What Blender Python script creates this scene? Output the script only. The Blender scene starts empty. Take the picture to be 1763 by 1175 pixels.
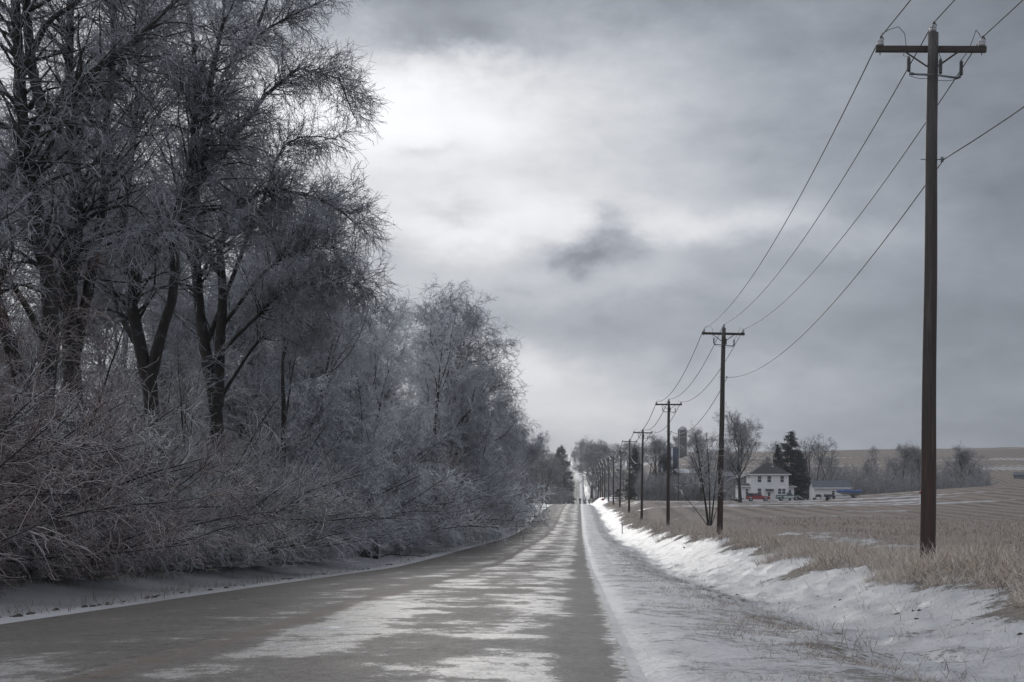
import bpy, math, random
import numpy as np
R = math.radians
sc = bpy.context.scene
col = sc.collection

# ------------------------------------------------------------------ camera
# the picture plane: a photo pixel (1763 wide) sits at  px = VX + F*X/Y,  py = HZ - F*(Z-CZ)/Y
F, VX, HZ, CZ = 2448.0, 997.0, 892.0, 0.96
cd = bpy.data.cameras.new('camera'); cam = bpy.data.objects.new('camera', cd); col.objects.link(cam)
cam.location = (0, 0, CZ); cam.rotation_euler = (R(90), 0, 0)
cd.sensor_width = 36; cd.lens = 36*F/1763; cd.shift_x = (881.5-VX)/1763; cd.shift_y = (HZ-587.5)/1763
cd.clip_start = 0.1; cd.clip_end = 9000
sc.camera = cam

# ------------------------------------------------------------------ light
SUN_AZ, SUN_EL = R(-7.2), R(15.6)          # azimuth from +Y, the bright patch behind the clouds
sl = bpy.data.lights.new('sun', 'SUN'); so = bpy.data.objects.new('sun', sl); col.objects.link(so)
sl.energy = 0.45; sl.angle = R(14); sl.color = (1.0, 0.97, 0.92)
so.rotation_euler = (R(90)-SUN_EL, 0, math.pi-SUN_AZ)
sc.view_settings.view_transform = 'Standard'; sc.view_settings.look = 'None'
sc.view_settings.gamma = 1; sc.view_settings.exposure = 0.18
sc.cycles.max_bounces = 5; sc.cycles.diffuse_bounces = 2; sc.cycles.glossy_bounces = 2
sc.cycles.transparent_max_bounces = 6; sc.cycles.volume_bounces = 0

class N:
    """small helper to write shader maths"""
    def __init__(s, nt): s.nt = nt; s.n = nt.nodes; s.l = nt.links
    def new(s, t, **k):
        a = s.n.new(t)
        for q, v in k.items(): setattr(a, q, v)
        return a
    def put(s, sock, v):
        if hasattr(v, 'is_output'): s.l.new(v, sock)
        elif v is not None: sock.default_value = v
    def m(s, op, a, b=None, c=None, clamp=False):
        x = s.new('ShaderNodeMath', operation=op, use_clamp=clamp)
        s.put(x.inputs[0], a); s.put(x.inputs[1], b); s.put(x.inputs[2], c)
        return x.outputs[0]
    def add(s, *a):
        r = a[0]
        for b in a[1:]: r = s.m('ADD', r, b)
        return r
    def mul(s, a, b): return s.m('MULTIPLY', a, b)
    def sub(s, a, b): return s.m('SUBTRACT', a, b)
    def ss(s, x, lo, hi, a=0.0, b=1.0):
        q = s.new('ShaderNodeMapRange', interpolation_type='SMOOTHSTEP')
        s.put(q.inputs[0], x); s.put(q.inputs[1], lo); s.put(q.inputs[2], hi); s.put(q.inputs[3], a); s.put(q.inputs[4], b)
        return q.outputs[0]
    def comb(s, x, y, z):
        q = s.new('ShaderNodeCombineXYZ')
        for i, v in enumerate((x, y, z)): s.put(q.inputs[i], v)
        return q.outputs[0]
    def sep(s, v):
        q = s.new('ShaderNodeSeparateXYZ'); s.put(q.inputs[0], v); return q.outputs
    def noise(s, vec, scale, detail=4, rough=0.55, dist=0.0):
        q = s.new('ShaderNodeTexNoise'); s.put(q.inputs['Vector'], vec)
        q.inputs['Scale'].default_value = scale; q.inputs['Detail'].default_value = detail
        q.inputs['Roughness'].default_value = rough; q.inputs['Distortion'].default_value = dist
        return q.outputs[0]
    def mix(s, f, a, b):
        q = s.new('ShaderNodeMix', data_type='RGBA')
        s.put(q.inputs[0], f); 
        for k, v in ((6, a), (7, b)):
            if isinstance(v, (tuple, list)): v = (*v[:3], 1)
            s.put(q.inputs[k], v)
        return q.outputs[2]
    def scale(s, v, sx, sy, sz):
        q = s.new('ShaderNodeVectorMath', operation='MULTIPLY'); s.put(q.inputs[0], v); q.inputs[1].default_value = (sx, sy, sz)
        return q.outputs[0]

w = bpy.data.worlds.new('World'); sc.world = w; w.use_nodes = True
w.node_tree.nodes.clear()
g = N(w.node_tree)
bg = g.new('ShaderNodeBackground'); wo = g.new('ShaderNodeOutputWorld'); g.l.new(bg.outputs[0], wo.inputs[0])
d = g.new('ShaderNodeTexCoord').outputs['Generated']
x, y, z = g.sep(d)
nw = g.noise(g.scale(d, 1, 1, 1.9), 9.0, 9, 0.62)
va = g.new('ShaderNodeVectorMath', operation='ADD'); g.l.new(d, va.inputs[0]); va.inputs[1].default_value = (3.1, 1.7, 5.2)
nw2 = g.noise(g.scale(va.outputs[0], 1, 1, 1.6), 9.0, 9, 0.62)
DEG = 57.2958
az = g.add(g.mul(g.m('ARCTAN2', x, y), DEG), g.mul(g.sub(nw, 0.5), 7.0))
el = g.add(g.mul(g.m('ARCSINE', z), DEG), g.mul(g.sub(nw2, 0.5), 4.2))
def blob(px, py, sx, sy, amp):
    a0 = math.degrees(math.atan((px-VX)/F)); e0 = math.degrees(math.atan((HZ-py)/F))
    sa = sx/F*DEG; se = sy/F*DEG
    u = g.m('DIVIDE', g.sub(az, a0), sa); v = g.m('DIVIDE', g.sub(el, e0), se)
    return g.mul(g.m('EXPONENT', g.mul(g.add(g.mul(u, u), g.mul(v, v)), -1.0)), amp)
# brightness of the cloud deck: dull towards the right, a bright hole round the veiled sun, bands below it
base = g.ss(az, -28, 21, 0.73, 0.195)
base = g.add(base, g.ss(el, 24, 55, 0.0, 0.36))
base = g.add(base, g.mul(g.ss(g.m('ABSOLUTE', az), 40, 120), 0.10))
blobs = [(660, 205, 230, 66, 1.25), (760, 290, 520, 180, 0.26), (880, 385, 300, 36, 0.46), (930, 345, 120, 40, 0.12), (800, 310, 220, 80, 0.10), (1240, 390, 200, 26, 0.24),
         (1020, 368, 46, 24, -0.46), (1040, 405, 90, 34, -0.46), (1010, 440, 60, 22, -0.20), (735, 266, 42, 16, -0.48), (775, 362, 60, 18, -0.42), (900, 490, 26, 12, -0.12), (850, -60, 560, 95, -0.22), (900, 565, 420, 50, -0.12),
         (1010, 490, 180, 22, 0.06), (760, 450, 300, 30, -0.04), (600, 455, 150, 40, -0.06),
         (960, 690, 210, 80, 0.30), (905, 630, 70, 36, 0.16), (1150, 730, 360, 80, 0.14), (1300, 640, 150, 40, 0.04),
         (640, 30, 330, 70, -0.22), (800, 90, 140, 34, -0.24), (1010, 240, 230, 150, 0.12), (1700, 120, 260, 330, -0.04),
         (1050, 110, 160, 60, 0.03), (480, 730, 260, 140, 0.14), (200, 500, 320, 260, 0.05)]
L = g.add(base, *[blob(*b) for b in blobs])
fb = g.noise(g.scale(d, 1, 1, 2.2), 14.0, 8, 0.6)
fb2 = g.noise(g.scale(d, 1, 1, 3.2), 4.0, 4, 0.55)
L = g.mul(L, g.add(0.22, g.mul(fb, 0.92), g.mul(fb2, 0.66)))
L = g.mul(g.sub(1.0, g.m('EXPONENT', g.mul(g.m('MAXIMUM', L, 0.09), -1.38))), 0.99)
tint = g.mix(g.ss(L, 0.12, 0.75), (0.90, 1.0, 1.17), (0.98, 1.0, 1.04))
vm = g.new('ShaderNodeVectorMath', operation='SCALE'); g.l.new(tint, vm.inputs[0]); g.l.new(L, vm.inputs[3])
sky = g.new('ShaderNodeTexSky', sky_type='NISHITA', sun_disc=False)
sky.sun_elevation = SUN_EL; sky.sun_rotation = SUN_AZ
sk = g.scale(sky.outputs[0], 0.05, 0.05, 0.05)
g.l.new(g.mix(0.985, sk, vm.outputs[0]), bg.inputs[0]); bg.inputs[1].default_value = 1.0

# ------------------------------------------------------------------ helpers
def tag(o, label=None, cat=None, group=None, kind=None):
    if label: o['label'] = label
    if cat: o['category'] = cat
    if group: o['group'] = group
    if kind: o['kind'] = kind
    return o
def empty(name, loc, rz=0, label=None, cat=None, group=None):
    o = bpy.data.objects.new(name, None); col.objects.link(o); o.location = loc; o.rotation_euler = (0, 0, rz)
    o.empty_display_size = 0.3
    return tag(o, label, cat, group)
def link_mesh(name, me, mat, parent=None):
    o = bpy.data.objects.new(name, me); col.objects.link(o)
    if mat and not me.materials: me.materials.append(mat)
    if parent: o.parent = parent
    return o
def copy_tree(o, parent=None):
    c = o.copy(); col.objects.link(c)
    if parent: c.parent = parent
    for ch in list(o.children): copy_tree(ch, c)
    return c
def np_mesh(name, V, Q, smooth=True, tris=None):
    """V (n,3), Q (m,4) quads"""
    me = bpy.data.meshes.new(name)
    V = np.ascontiguousarray(V, dtype=np.float32); Q = np.ascontiguousarray(Q, dtype=np.int32)
    k = Q.shape[1]
    me.vertices.add(len(V)); me.vertices.foreach_set('co', V.ravel())
    me.loops.add(Q.size); me.loops.foreach_set('vertex_index', Q.ravel())
    me.polygons.add(len(Q)); me.polygons.foreach_set('loop_start', np.arange(0, Q.size, k, dtype=np.int32))
    if smooth: me.polygons.foreach_set('use_smooth', np.ones(len(Q), dtype=bool))
    me.update(calc_edges=True)
    return me
class MB:
    def __init__(s): s.v = []; s.f = []
    def add(s, vs, fs):
        b = len(s.v); s.v += [tuple(map(float, q)) for q in vs]; s.f += [tuple(b+i for i in f) for f in fs]; return s
    def box(s, x0, y0, z0, x1, y1, z1):
        return s.add([(x0,y0,z0),(x1,y0,z0),(x1,y1,z0),(x0,y1,z0),(x0,y0,z1),(x1,y0,z1),(x1,y1,z1),(x0,y1,z1)],
                     [(0,3,2,1),(4,5,6,7),(0,1,5,4),(1,2,6,5),(2,3,7,6),(3,0,4,7)])
    def tube(s, pts, rad, n=8, cap=True):
        pts = [np.array(p, float) for p in pts]
        if not hasattr(rad, '__len__'): rad = [rad]*len(pts)
        b = len(s.v); ref = None
        for i, p in enumerate(pts):
            t = pts[min(i+1, len(pts)-1)]-pts[max(i-1, 0)]; t /= np.linalg.norm(t)+1e-9
            if ref is None: ref = np.array((1, 0, 0.)) if abs(t[0]) < .8 else np.array((0, 1., 0))
            u = np.cross(t, ref); u /= np.linalg.norm(u)+1e-9; v = np.cross(t, u); ref = np.cross(u, t)
            for k in range(n):
                a = 2*math.pi*k/n
                s.v.append(tuple(p+rad[i]*(math.cos(a)*u+math.sin(a)*v)))
        for i in range(len(pts)-1):
            for k in range(n):
                s.f.append((b+i*n+k, b+i*n+(k+1) % n, b+(i+1)*n+(k+1) % n, b+(i+1)*n+k))
        if cap:
            s.f.append(tuple(b+k for k in range(n))[::-1]); e = b+(len(pts)-1)*n; s.f.append(tuple(e+k for k in range(n)))
        return s
    def lathe(s, c, prof, n=16, axis='z'):
        """prof: (radius, height) pairs, from the bottom up"""
        b = len(s.v)
        for r, h in prof:
            for k in range(n):
                a = 2*math.pi*k/n; q = (r*math.cos(a), r*math.sin(a), h)
                if axis == 'x': q = (h, q[0], q[1])
                if axis == 'y': q = (q[0], h, q[1])
                s.v.append((c[0]+q[0], c[1]+q[1], c[2]+q[2]))
        for i in range(len(prof)-1):
            for k in range(n): s.f.append((b+i*n+k, b+i*n+(k+1) % n, b+(i+1)*n+(k+1) % n, b+(i+1)*n+k))
        s.f.append(tuple(b+k for k in range(n))[::-1]); e = b+(len(prof)-1)*n; s.f.append(tuple(e+k for k in range(n)))
        return s
    def prism(s, poly, y0, y1):
        """outline in x,z pushed from y0 to y1"""
        n = len(poly); b = len(s.v)
        s.v += [(p[0], y0, p[1]) for p in poly]+[(p[0], y1, p[1]) for p in poly]
        s.f.append(tuple(b+i for i in range(n))); s.f.append(tuple(b+n+i for i in range(n))[::-1])
        for i in range(n):
            j = (i+1) % n; s.f.append((b+j, b+i, b+n+i, b+n+j))
        return s
    def build(s, name, mat, parent=None, smooth=False, bevel=0):
        me = bpy.data.meshes.new(name); me.from_pydata(s.v, [], s.f); me.update()
        if smooth: me.polygons.foreach_set('use_smooth', [True]*len(me.polygons))
        o = link_mesh(name, me, mat, parent)
        if bevel:
            m = o.modifiers.new('bevel', 'BEVEL'); m.width = bevel; m.segments = 2; m.limit_method = 'ANGLE'
        return o

def _hash(ix, iy, seed):
    seed = int(seed)
    h = (ix*374761393 + iy*668265263 + seed*40503+12345) & 0xFFFFFFFF
    h = ((h ^ (h >> 13))*1274126177) & 0xFFFFFFFF
    return ((h ^ (h >> 16)) & 0xFFFF)/65535.0
def vnoise(x, y, seed=0):
    x = np.asarray(x, float); y = np.asarray(y, float)
    ix = np.floor(x).astype(np.int64); iy = np.floor(y).astype(np.int64); fx = x-ix; fy = y-iy
    fx = fx*fx*(3-2*fx); fy = fy*fy*(3-2*fy)
    a = _hash(ix, iy, seed); b = _hash(ix+1, iy, seed); c = _hash(ix, iy+1, seed); e = _hash(ix+1, iy+1, seed)
    return (a*(1-fx)+b*fx)*(1-fy)+(c*(1-fx)+e*fx)*fy
def fbm(x, y, seed=0, o=4):
    r = 0; a = 0.5; t = 0
    for k in range(o):
        r = r+a*vnoise(np.asarray(x)*2**k+k*17.3, np.asarray(y)*2**k+k*9.1, seed+k); t += a; a *= 0.5
    return r/t
def sstep(x, a, b):
    t = np.clip((np.asarray(x, float)-a)/(b-a), 0, 1); return t*t*(3-2*t)

# ------------------------------------------------------------------ terrain
def herm(xs, ys):
    xs = np.array(xs, float); ys = np.array(ys, float)
    dl = np.diff(ys)/np.diff(xs); m = np.zeros(len(xs))
    for i in range(1, len(xs)-1):
        m[i] = 0 if dl[i-1]*dl[i] <= 0 else 2*dl[i-1]*dl[i]/(dl[i-1]+dl[i])
    m[0] = dl[0]; m[-1] = dl[-1]
    def f(q):
        q = np.clip(np.asarray(q, float), xs[0], xs[-1]); i = np.clip(np.searchsorted(xs, q)-1, 0, len(xs)-2)
        h = xs[i+1]-xs[i]; t = (q-xs[i])/h
        return (2*t**3-3*t*t+1)*ys[i]+(t**3-2*t*t+t)*h*m[i]+(3*t*t-2*t**3)*ys[i+1]+(t**3-t*t)*h*m[i+1]
    return f
XL, XR = -6.6, 0.37
road_z = herm([-60, 0, 16, 27, 40, 54, 67, 87, 111, 138, 180, 220, 261, 299, 350, 420, 500, 560, 650, 750, 850, 1150, 1300, 1600, 2000, 2100, 2300, 4000],
              [.6, 0, -.27, -.44, -.65, -.85, -.88, -.89, -.90, -.79, -.21, .95, 2.24, 3.22, 4.2, 5.0, 5.55, 5.6, 5.9, 8.0, 10.3, 34, 43, 63, 89, 89.5, 80, 60])
bank_h = herm([-60, 28, 73, 118, 163, 208, 253, 298, 343, 388, 450, 520, 600, 4000], [.42, .46, .95, .90, .9, 1.1, .55, .25, .8, 1.6, 2.1, 1.7, 0.6, 0.3])
field_z = herm([-60, 0, 30, 73, 100, 150, 200, 280, 350, 450, 550, 600, 700, 800, 900, 1000, 1200, 1600, 4000],
               [.0, .0, .05, .25, .35, .95, 2.1, 4.15, 5.2, 8, 12, 14.5, 25, 35, 42.5, 46, 47, 45, 20])
def ground_z(X, Y):
    X = np.asarray(X, float); Y = np.asarray(Y, float)
    rz = road_z(Y); bh = bank_h(Y)
    wob = (vnoise(Y*0.08, X*0+3, 5)-0.5)*0.8
    x = X+wob*sstep(X, 2, 4)
    # right: shoulder, ditch, bank
    dit = -0.06*sstep(x, XR, 2.2)-0.28*sstep(x, 2.0, 3.8)
    right = rz+dit+(bh+0.34)*sstep(x, 3.5, 7.4)
    fz = field_z(Y)+3.9*sstep(X, 36, 105)*np.exp(-((Y-300)/95)**2)+(fbm(X/60, Y/60, 3, 2)-.5)*0.8*sstep(X, 10, 40)
    far = sstep(Y, 450, 900)
    k0 = 8.2+far*8; k1 = 12.5+far*60
    right = right*(1-sstep(X, k0, k1))+fz*sstep(X, k0, k1)
    # left: verge, shallow ditch, hedge bank
    lx = -X
    left = rz-0.12*sstep(lx, -XL, 8.6)+0.35*sstep(lx, 8.8, 11.5)+0.9*sstep(lx, 14, 40)
    h = np.where(X > XR, right, np.where(X < XL, left, rz))
    off = np.where((X > XR) | (X < XL), 1.0, 0.0)
    edge = np.where(X > XR, sstep(X, XR, XR+0.5), sstep(-X, -XL, -XL+0.4))
    n = (fbm(X/1.3, Y/1.6, 11, 4)-.5)*0.16+(fbm(X/0.28, Y/0.33, 21, 2)-.5)*0.035
    n = n*np.where(X > 2.4, 1.15, 0.45)+np.where(X > 2.6, 1.0, 0.25)*(np.maximum(fbm(X/.5, Y/1.1, 27, 3)-.52, 0))*.22
    h = h+off*edge*n+off*edge*0.02
    # big slow rolls far out
    h = h+(fbm(X/220, Y/220, 31, 2)-.5)*10*sstep(np.abs(X), 60, 260)*sstep(Y, 450, 900)
    return h
def gz(X, Y):
    z = float(ground_z(np.array([X]), np.array([Y]))[0])
    if XL < X < XR: z = float(road_z(Y))
    return z
def at(px, py, Y): return np.array(((px-VX)*Y/F, Y, CZ+(HZ-py)*Y/F))
def on(px, Y):
    X = (px-VX)*Y/F; return (X, Y, gz(X, Y))

# ------------------------------------------------------------------ materials
def mat(name):
    m = bpy.data.materials.new(name); m.use_nodes = True
    nt = m.node_tree; p = nt.nodes['Principled BSDF']; h = N(nt)
    return m, h, p
def simple(name, c, rough=0.6, metal=0.0, var=0.15, scale=3.0, bump=0.0, coat=0.0, streak=None):
    m, h, p = mat(name)
    tc = h.new('ShaderNodeTexCoord').outputs['Object']
    if streak: tc = h.scale(tc, *streak)
    nz = h.noise(tc, scale, 5, 0.6)
    dk = tuple(v*(1-var) for v in c); lt = tuple(min(1, v*(1+var)) for v in c)
    h.l.new(h.mix(h.ss(nz, 0.3, 0.7), dk, lt), p.inputs['Base Color'])
    p.inputs['Roughness'].default_value = rough; p.inputs['Metallic'].default_value = metal
    if coat: p.inputs['Coat Weight'].default_value = coat
    if bump:
        b = h.new('ShaderNodeBump'); b.inputs['Distance'].default_value = bump; h.l.new(nz, b.inputs['Height']); h.l.new(b.outputs[0], p.inputs['Normal'])
    return m
def frosted(name, c, frost=(0.5, 0.53, 0.58), amt=0.45, up=0.5, rough=0.4, scale=4.0, bump=0.0, bs=30):
    """bark or stalk under a coat of ice: more rime on the upper side of each branch"""
    m, h, p = mat(name)
    geo = h.new('ShaderNodeNewGeometry'); tc = h.new('ShaderNodeTexCoord').outputs['Object']
    nz = h.noise(tc, scale, 4, 0.65)
    nrm = h.sep(geo.outputs['Normal'])[2]
    f = h.add(amt, h.mul(nrm, up), h.mul(h.sub(nz, 0.5), 1.6))
    f = h.m('MINIMUM', h.m('MAXIMUM', f, 0.0), 0.95)
    h.l.new(h.mix(f, c, frost), p.inputs['Base Color'])
    p.inputs['Roughness'].default_value = rough
    if bump:
        b = h.new('ShaderNodeBump'); b.inputs['Distance'].default_value = bump
        h.l.new(h.noise(h.scale(tc, 1, 1, 0.25), bs, 4, 0.7), b.inputs['Height']); h.l.new(b.outputs[0], p.inputs['Normal'])
    return m
# ------------------------------------------------------------------ ground sheet
def axis(segs):
    out = []
    for a, b, st in segs: out += list(np.arange(a, b-1e-6, st))
    out.append(segs[-1][1]); return np.array(out)
gx_in = axis([(-14, XL, 0.35), (XL, XR, 1.395), (XR, 8.0, 0.1), (8.0, 14, 0.2), (14, 30, 0.5)])
def geo(a, b, f0, k):
    o = [a]; s = f0
    while o[-1] < b: o.append(o[-1]+s); s *= k
    return np.array(o)
gx = np.concatenate([-geo(14, 1900, .5, 1.07)[::-1][:-1], gx_in[:-1], geo(30, 1900, .6, 1.035)])
gy = [-60, -30, -12, 0, 4]
yy = 7.0
while yy < 4000: gy.append(yy); yy += max(0.09, yy*0.0062)
gy = np.array(gy)
GX, GY = np.meshgrid(gx, gy)
GZ = ground_z(GX, GY)
inroad = (GX > XL+1e-6) & (GX < XR-1e-6)
GZ = np.where(inroad, GZ-0.06, GZ)
atroad = (np.abs(GX-XL) < 1e-6) | (np.abs(GX-XR) < 1e-6)
GZ = np.where(atroad, road_z(GY)+0.014, GZ)
nx, ny = len(gx), len(gy)
idx = np.arange(nx*ny).reshape(ny, nx)
Q = np.stack([idx[:-1, :-1], idx[:-1, 1:], idx[1:, 1:], idx[1:, :-1]], -1).reshape(-1, 4)
me = np_mesh('ground', np.stack([GX, GY, GZ], -1).reshape(-1, 3), Q)
# what lies where (snow cover / straw cover), as land use and not as shade
x, y = GX, GY
n1 = fbm(x/3.0, y/3.5, 41, 4); n2 = fbm(x/14, y/9, 51, 3)
snow = np.full(x.shape, 0.2)
L_ = -x
snow = np.where(x <= XL+1e-6, 1.0-0.75*sstep(L_, 9.6+n1*1.6, 11.3+n1*1.6), snow)
r = x-XR
sh = 0.66-0.03*sstep(r, 0.5, 1.4)+0.16*np.exp(-((r-0.14)/0.12)**2)          # gravel shoulder, rimed, a snow lip at the tar
sh = sh-0.03*np.exp(-((r-2.1)/0.55)**2)                                      # tufty shoulder break
sh = sh+(0.15+0.55*(n1-.5))*sstep(r, 2.7, 3.9)
sh = sh-0.62*sstep(x, 5.6+1.6*(n1-.5)*2+0.5*(vnoise(y*0.15, y*0, 9)-.5), 6.8+1.6*(n1-.5)*2)
sh = sh+0.5*np.exp(-((x-10.6)/1.2)**2)*sstep(n1, 0.42, 0.55)*(1-sstep(y, 60, 80))
fld = 0.08+0.6*sstep(n2, 0.66, 0.74)*(1-sstep(y, 60, 80))
yard = sstep(y, 205, 232)*(1-sstep(y, 282, 330))*(1-sstep(x, 60, 78))
stre = fbm(x/26, y/5.0, 71, 3)
fld = fld+yard*(sstep(stre, 0.55, 0.64)*0.62)+0.45*sstep(fbm(x/30, y/6.5, 73, 3), 0.70, 0.78)*sstep(y, 110, 170)*(1-sstep(y, 320, 420))
lane = np.exp(-((y-318-(x-8)*0.12)/5.0)**2)*sstep(x, 4, 8)*(1-sstep(x, 50, 60))
fld = fld+lane*0.55
fld = np.where(y > 420, 0.12+0.4*sstep(fbm(x/110, y/22, 81, 4), 0.64, 0.72), fld)
t = sstep(x, 8.0, 10.0)
sh = sh*(1-t*0.0); sh = np.where(x > 8, np.maximum(sh*(1-t), 0)+fld*t+0.55*np.exp(-((x-10.4)/1.1)**2)*sstep(n1, 0.40, 0.52)*(1-sstep(y, 60, 85)), sh)
far_sh = 0.9*(1-sstep(x, 10, 16))
sh = np.where(y > 330, np.maximum(sh, far_sh*sstep(fbm(x/6, y/30, 83, 2), 0.3, 0.5)), sh)
snow = np.where(x >= XR-1e-6, sh, snow)
snow = np.where(y > 900, np.maximum(snow, 0.8*((x > -14) & (x < 13))), snow)
field = sstep(x, 8.4, 9.6)
gravel = ((x >= XR-1e-6) & (x < XR+2.0)).astype(float)*(1-sstep(x, XR+1.3, XR+2.0))
for nm, a in (('snow', snow), ('field', field), ('gravel', gravel)):
    at_ = me.attributes.new(nm, 'FLOAT', 'POINT'); at_.data.foreach_set('value', np.ascontiguousarray(a, dtype=np.float32).ravel())
m, h, p = mat('ground_mat')
def att(h, n):
    a = h.new('ShaderNodeAttribute'); a.attribute_name = n; return a.outputs['Fac']
pos = h.new('ShaderNodeNewGeometry').outputs['Position']
X_, Y_, Z_ = h.sep(pos)
na = h.noise(pos, 0.9, 6, 0.62); nb = h.noise(pos, 5.0, 6, 0.7); nc = h.noise(pos, 28.0, 3, 0.7); nd = h.noise(h.scale(pos, 1, .5, 1), 0.05, 4, .6)
earth = h.mix(h.ss(nb, 0.35, 0.65), (0.10, 0.088, 0.078), (0.21, 0.185, 0.165))
straw = h.mix(h.ss(nb, 0.3, 0.7), (0.13, 0.102, 0.08), (0.27, 0.225, 0.185))
straw = h.mix(h.ss(nd, 0.35, 0.7), straw, h.mix(h.ss(nc, .3, .7), (0.15, .125, .105), (0.25, .22, .19)))
# plough and planter rows following the swell of the field
fieldc = h.mix(h.ss(nc, 0.35, 0.65), (0.125, 0.097, 0.08), (0.25, 0.205, 0.177))
wv = h.new('ShaderNodeTexWave', wave_type='BANDS', bands_direction='X', wave_profile='SIN')
rot = h.new('ShaderNodeVectorRotate', rotation_type='Z_AXIS'); h.l.new(pos, rot.inputs['Vector']); rot.inputs['Angle'].default_value = R(2)
h.l.new(rot.outputs[0], wv.inputs['Vector']); wv.inputs['Scale'].default_value = 0.085; wv.inputs['Distortion'].default_value = 1.0
wv.inputs['Detail'].default_value = 2; wv.inputs['Detail Scale'].default_value = 0.6
rows = h.ss(wv.outputs['Fac'], 0.25, 0.8)
fieldc = h.mix(h.mul(rows, h.ss(Y_, 70, 200, 0.0, 0.85)), fieldc, (0.06, 0.048, 0.041))
fieldc = h.mix(h.ss(nd, 0.40, 0.62, 0, 0.55), fieldc, (0.19, 0.148, 0.122))
gravelc = h.mix(h.ss(nc, 0.4, 0.7), (0.24, 0.235, 0.235), (0.42, 0.415, 0.42))
c0 = h.mix(att(h, 'field'), h.mix(h.ss(na, .35, .6), earth, straw), fieldc)
c0 = h.mix(att(h, 'gravel'), c0, gravelc)
sm = h.add(att(h, 'snow'), h.mul(h.sub(na, 0.5), 0.95), h.mul(h.sub(nb, 0.5), 1.15), h.mul(h.sub(nc, 0.5), 0.75))
sm = h.add(sm, h.mul(h.mul(h.sub(rows, 0.5), h.ss(Y_, 150, 260, 0.0, 0.22)), att(h, 'field')))
smk = h.ss(sm, 0.42, 0.60)
snowc = h.mix(h.ss(h.noise(pos, 0.35, 4, .6), .3, .7), (0.34, 0.345, 0.375), (0.47, 0.48, 0.51))
snowc = h.mix(h.ss(h.noise(h.scale(pos, 1, 2.2, 1), 2.2, 6, .7), .50, .72, 0, .6), snowc, (0.24, 0.235, 0.24))
h.l.new(h.mix(smk, c0, snowc), p.inputs['Base Color'])
h.l.new(h.ss(smk, 0, 1, 0.8, 0.42), p.inputs['Roughness'])
bp = h.new('ShaderNodeBump'); bp.inputs['Strength'].default_value = 1.0; bp.inputs['Distance'].default_value = 0.05
h.l.new(h.add(h.mul(nb, 1.0), h.mul(nc, 0.35), h.mul(smk, 0.25)), bp.inputs['Height']); h.l.new(bp.outputs[0], p.inputs['Normal'])
tag(link_mesh('ground', me, m), kind='structure')

# ------------------------------------------------------------------ road
rx = np.array([XL, XL+.02, -5.5, -4.3, -3.1, -1.9, -0.7, XR-.02, XR])
RX, RY = np.meshgrid(rx, gy[gy < 2600])
RZ = road_z(RY)+0.02+0.05*(1-((RX-(XL+XR)/2)/3.5)**2)
k = len(rx); ii = np.arange(RX.size).reshape(RX.shape)
Q = np.stack([ii[:-1, :-1], ii[:-1, 1:], ii[1:, 1:], ii[1:, :-1]], -1).reshape(-1, 4)
me = np_mesh('road', np.stack([RX, RY, RZ], -1).reshape(-1, 3), Q)
m, h, p = mat('road_mat')
pos = h.new('ShaderNodeNewGeometry').outputs['Position']; X_, Y_, Z_ = h.sep(pos)
# tar, brown with road dirt, under thin blown snow that keeps off the wheel tracks
def ramp(fac, stops):
    q = h.new('ShaderNodeValToRGB'); h.l.new(fac, q.inputs[0]); e = q.color_ramp.elements
    e[0].position, e[0].color = stops[0][0], (stops[0][1],)*3+(1,)
    e[1].position, e[1].color = stops[-1][0], (stops[-1][1],)*3+(1,)
    for a, b in stops[1:-1]: n_ = e.new(a); n_.color = (b, b, b, 1)
    return q.outputs[0]
big = h.noise(h.scale(pos, 1.0, 0.35, 0), 0.5, 10, .66)
xw = h.add(X_, h.mul(h.sub(h.noise(h.scale(pos, .35, .12, 0), 1.0, 3, .5), .5), 1.1), 6.6)
lane = ramp(h.m('DIVIDE', xw, 7.0), [(0, .10), (.10, .16), (.20, .40), (.30, .30), (.38, .50), (.455, .44), (.47, .18), (.50, .22), (.53, .66), (.62, .62), (.68, .40), (.76, .46), (.84, .72), (.90, .58), (.935, .12), (.98, .10), (1, .3)])
fine = h.noise(h.scale(pos, 1.0, 0.7, 0), 3.4, 10, .78); grit = h.noise(pos, 45.0, 2, .6)
patch = h.noise(h.scale(pos, 0.7, 0.75, 0), 0.9, 10, .70)
sn = h.add(h.mul(lane, 0.64), h.mul(h.sub(big, 0.5), 1.35), h.mul(h.sub(fine, .5), 1.0), h.mul(h.sub(patch, .5), 1.5), h.mul(h.sub(grit, .5), .45))
sn = h.add(sn, h.ss(h.add(X_, h.mul(h.sub(fine, .5), .6)), .22, .38, 0, .4), h.ss(Y_, 1050, 1150, 0, .5), h.ss(X_, -2.2, -6.5, 0.0, -0.12))
thin = h.add(h.ss(sn, 0.12, 0.60, 0, .45), h.ss(sn, 0.36, 0.44, 0, .55)); thick = h.ss(sn, 0.63, 0.76)
tar = h.mix(h.ss(big, .3, .7), (0.046, 0.042, 0.041), (0.088, 0.077, 0.069))
tar = h.mix(h.ss(grit, .45, .8, 0, .5), tar, (0.20, .185, .17))
med = h.noise(h.scale(pos, 1.0, 0.5, 0), 11.0, 4, .75)
vo = h.new('ShaderNodeTexVoronoi', feature='DISTANCE_TO_EDGE'); vv = h.new('ShaderNodeVectorMath', operation='ADD'); h.l.new(h.scale(pos, 1, .45, 0), vv.inputs[0])
h.l.new(h.scale(h.comb(h.sub(fine, .5), h.sub(med, .5), 0), .7, .35, 0), vv.inputs[1]); h.l.new(vv.outputs[0], vo.inputs['Vector']); vo.inputs['Scale'].default_value = .42
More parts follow.
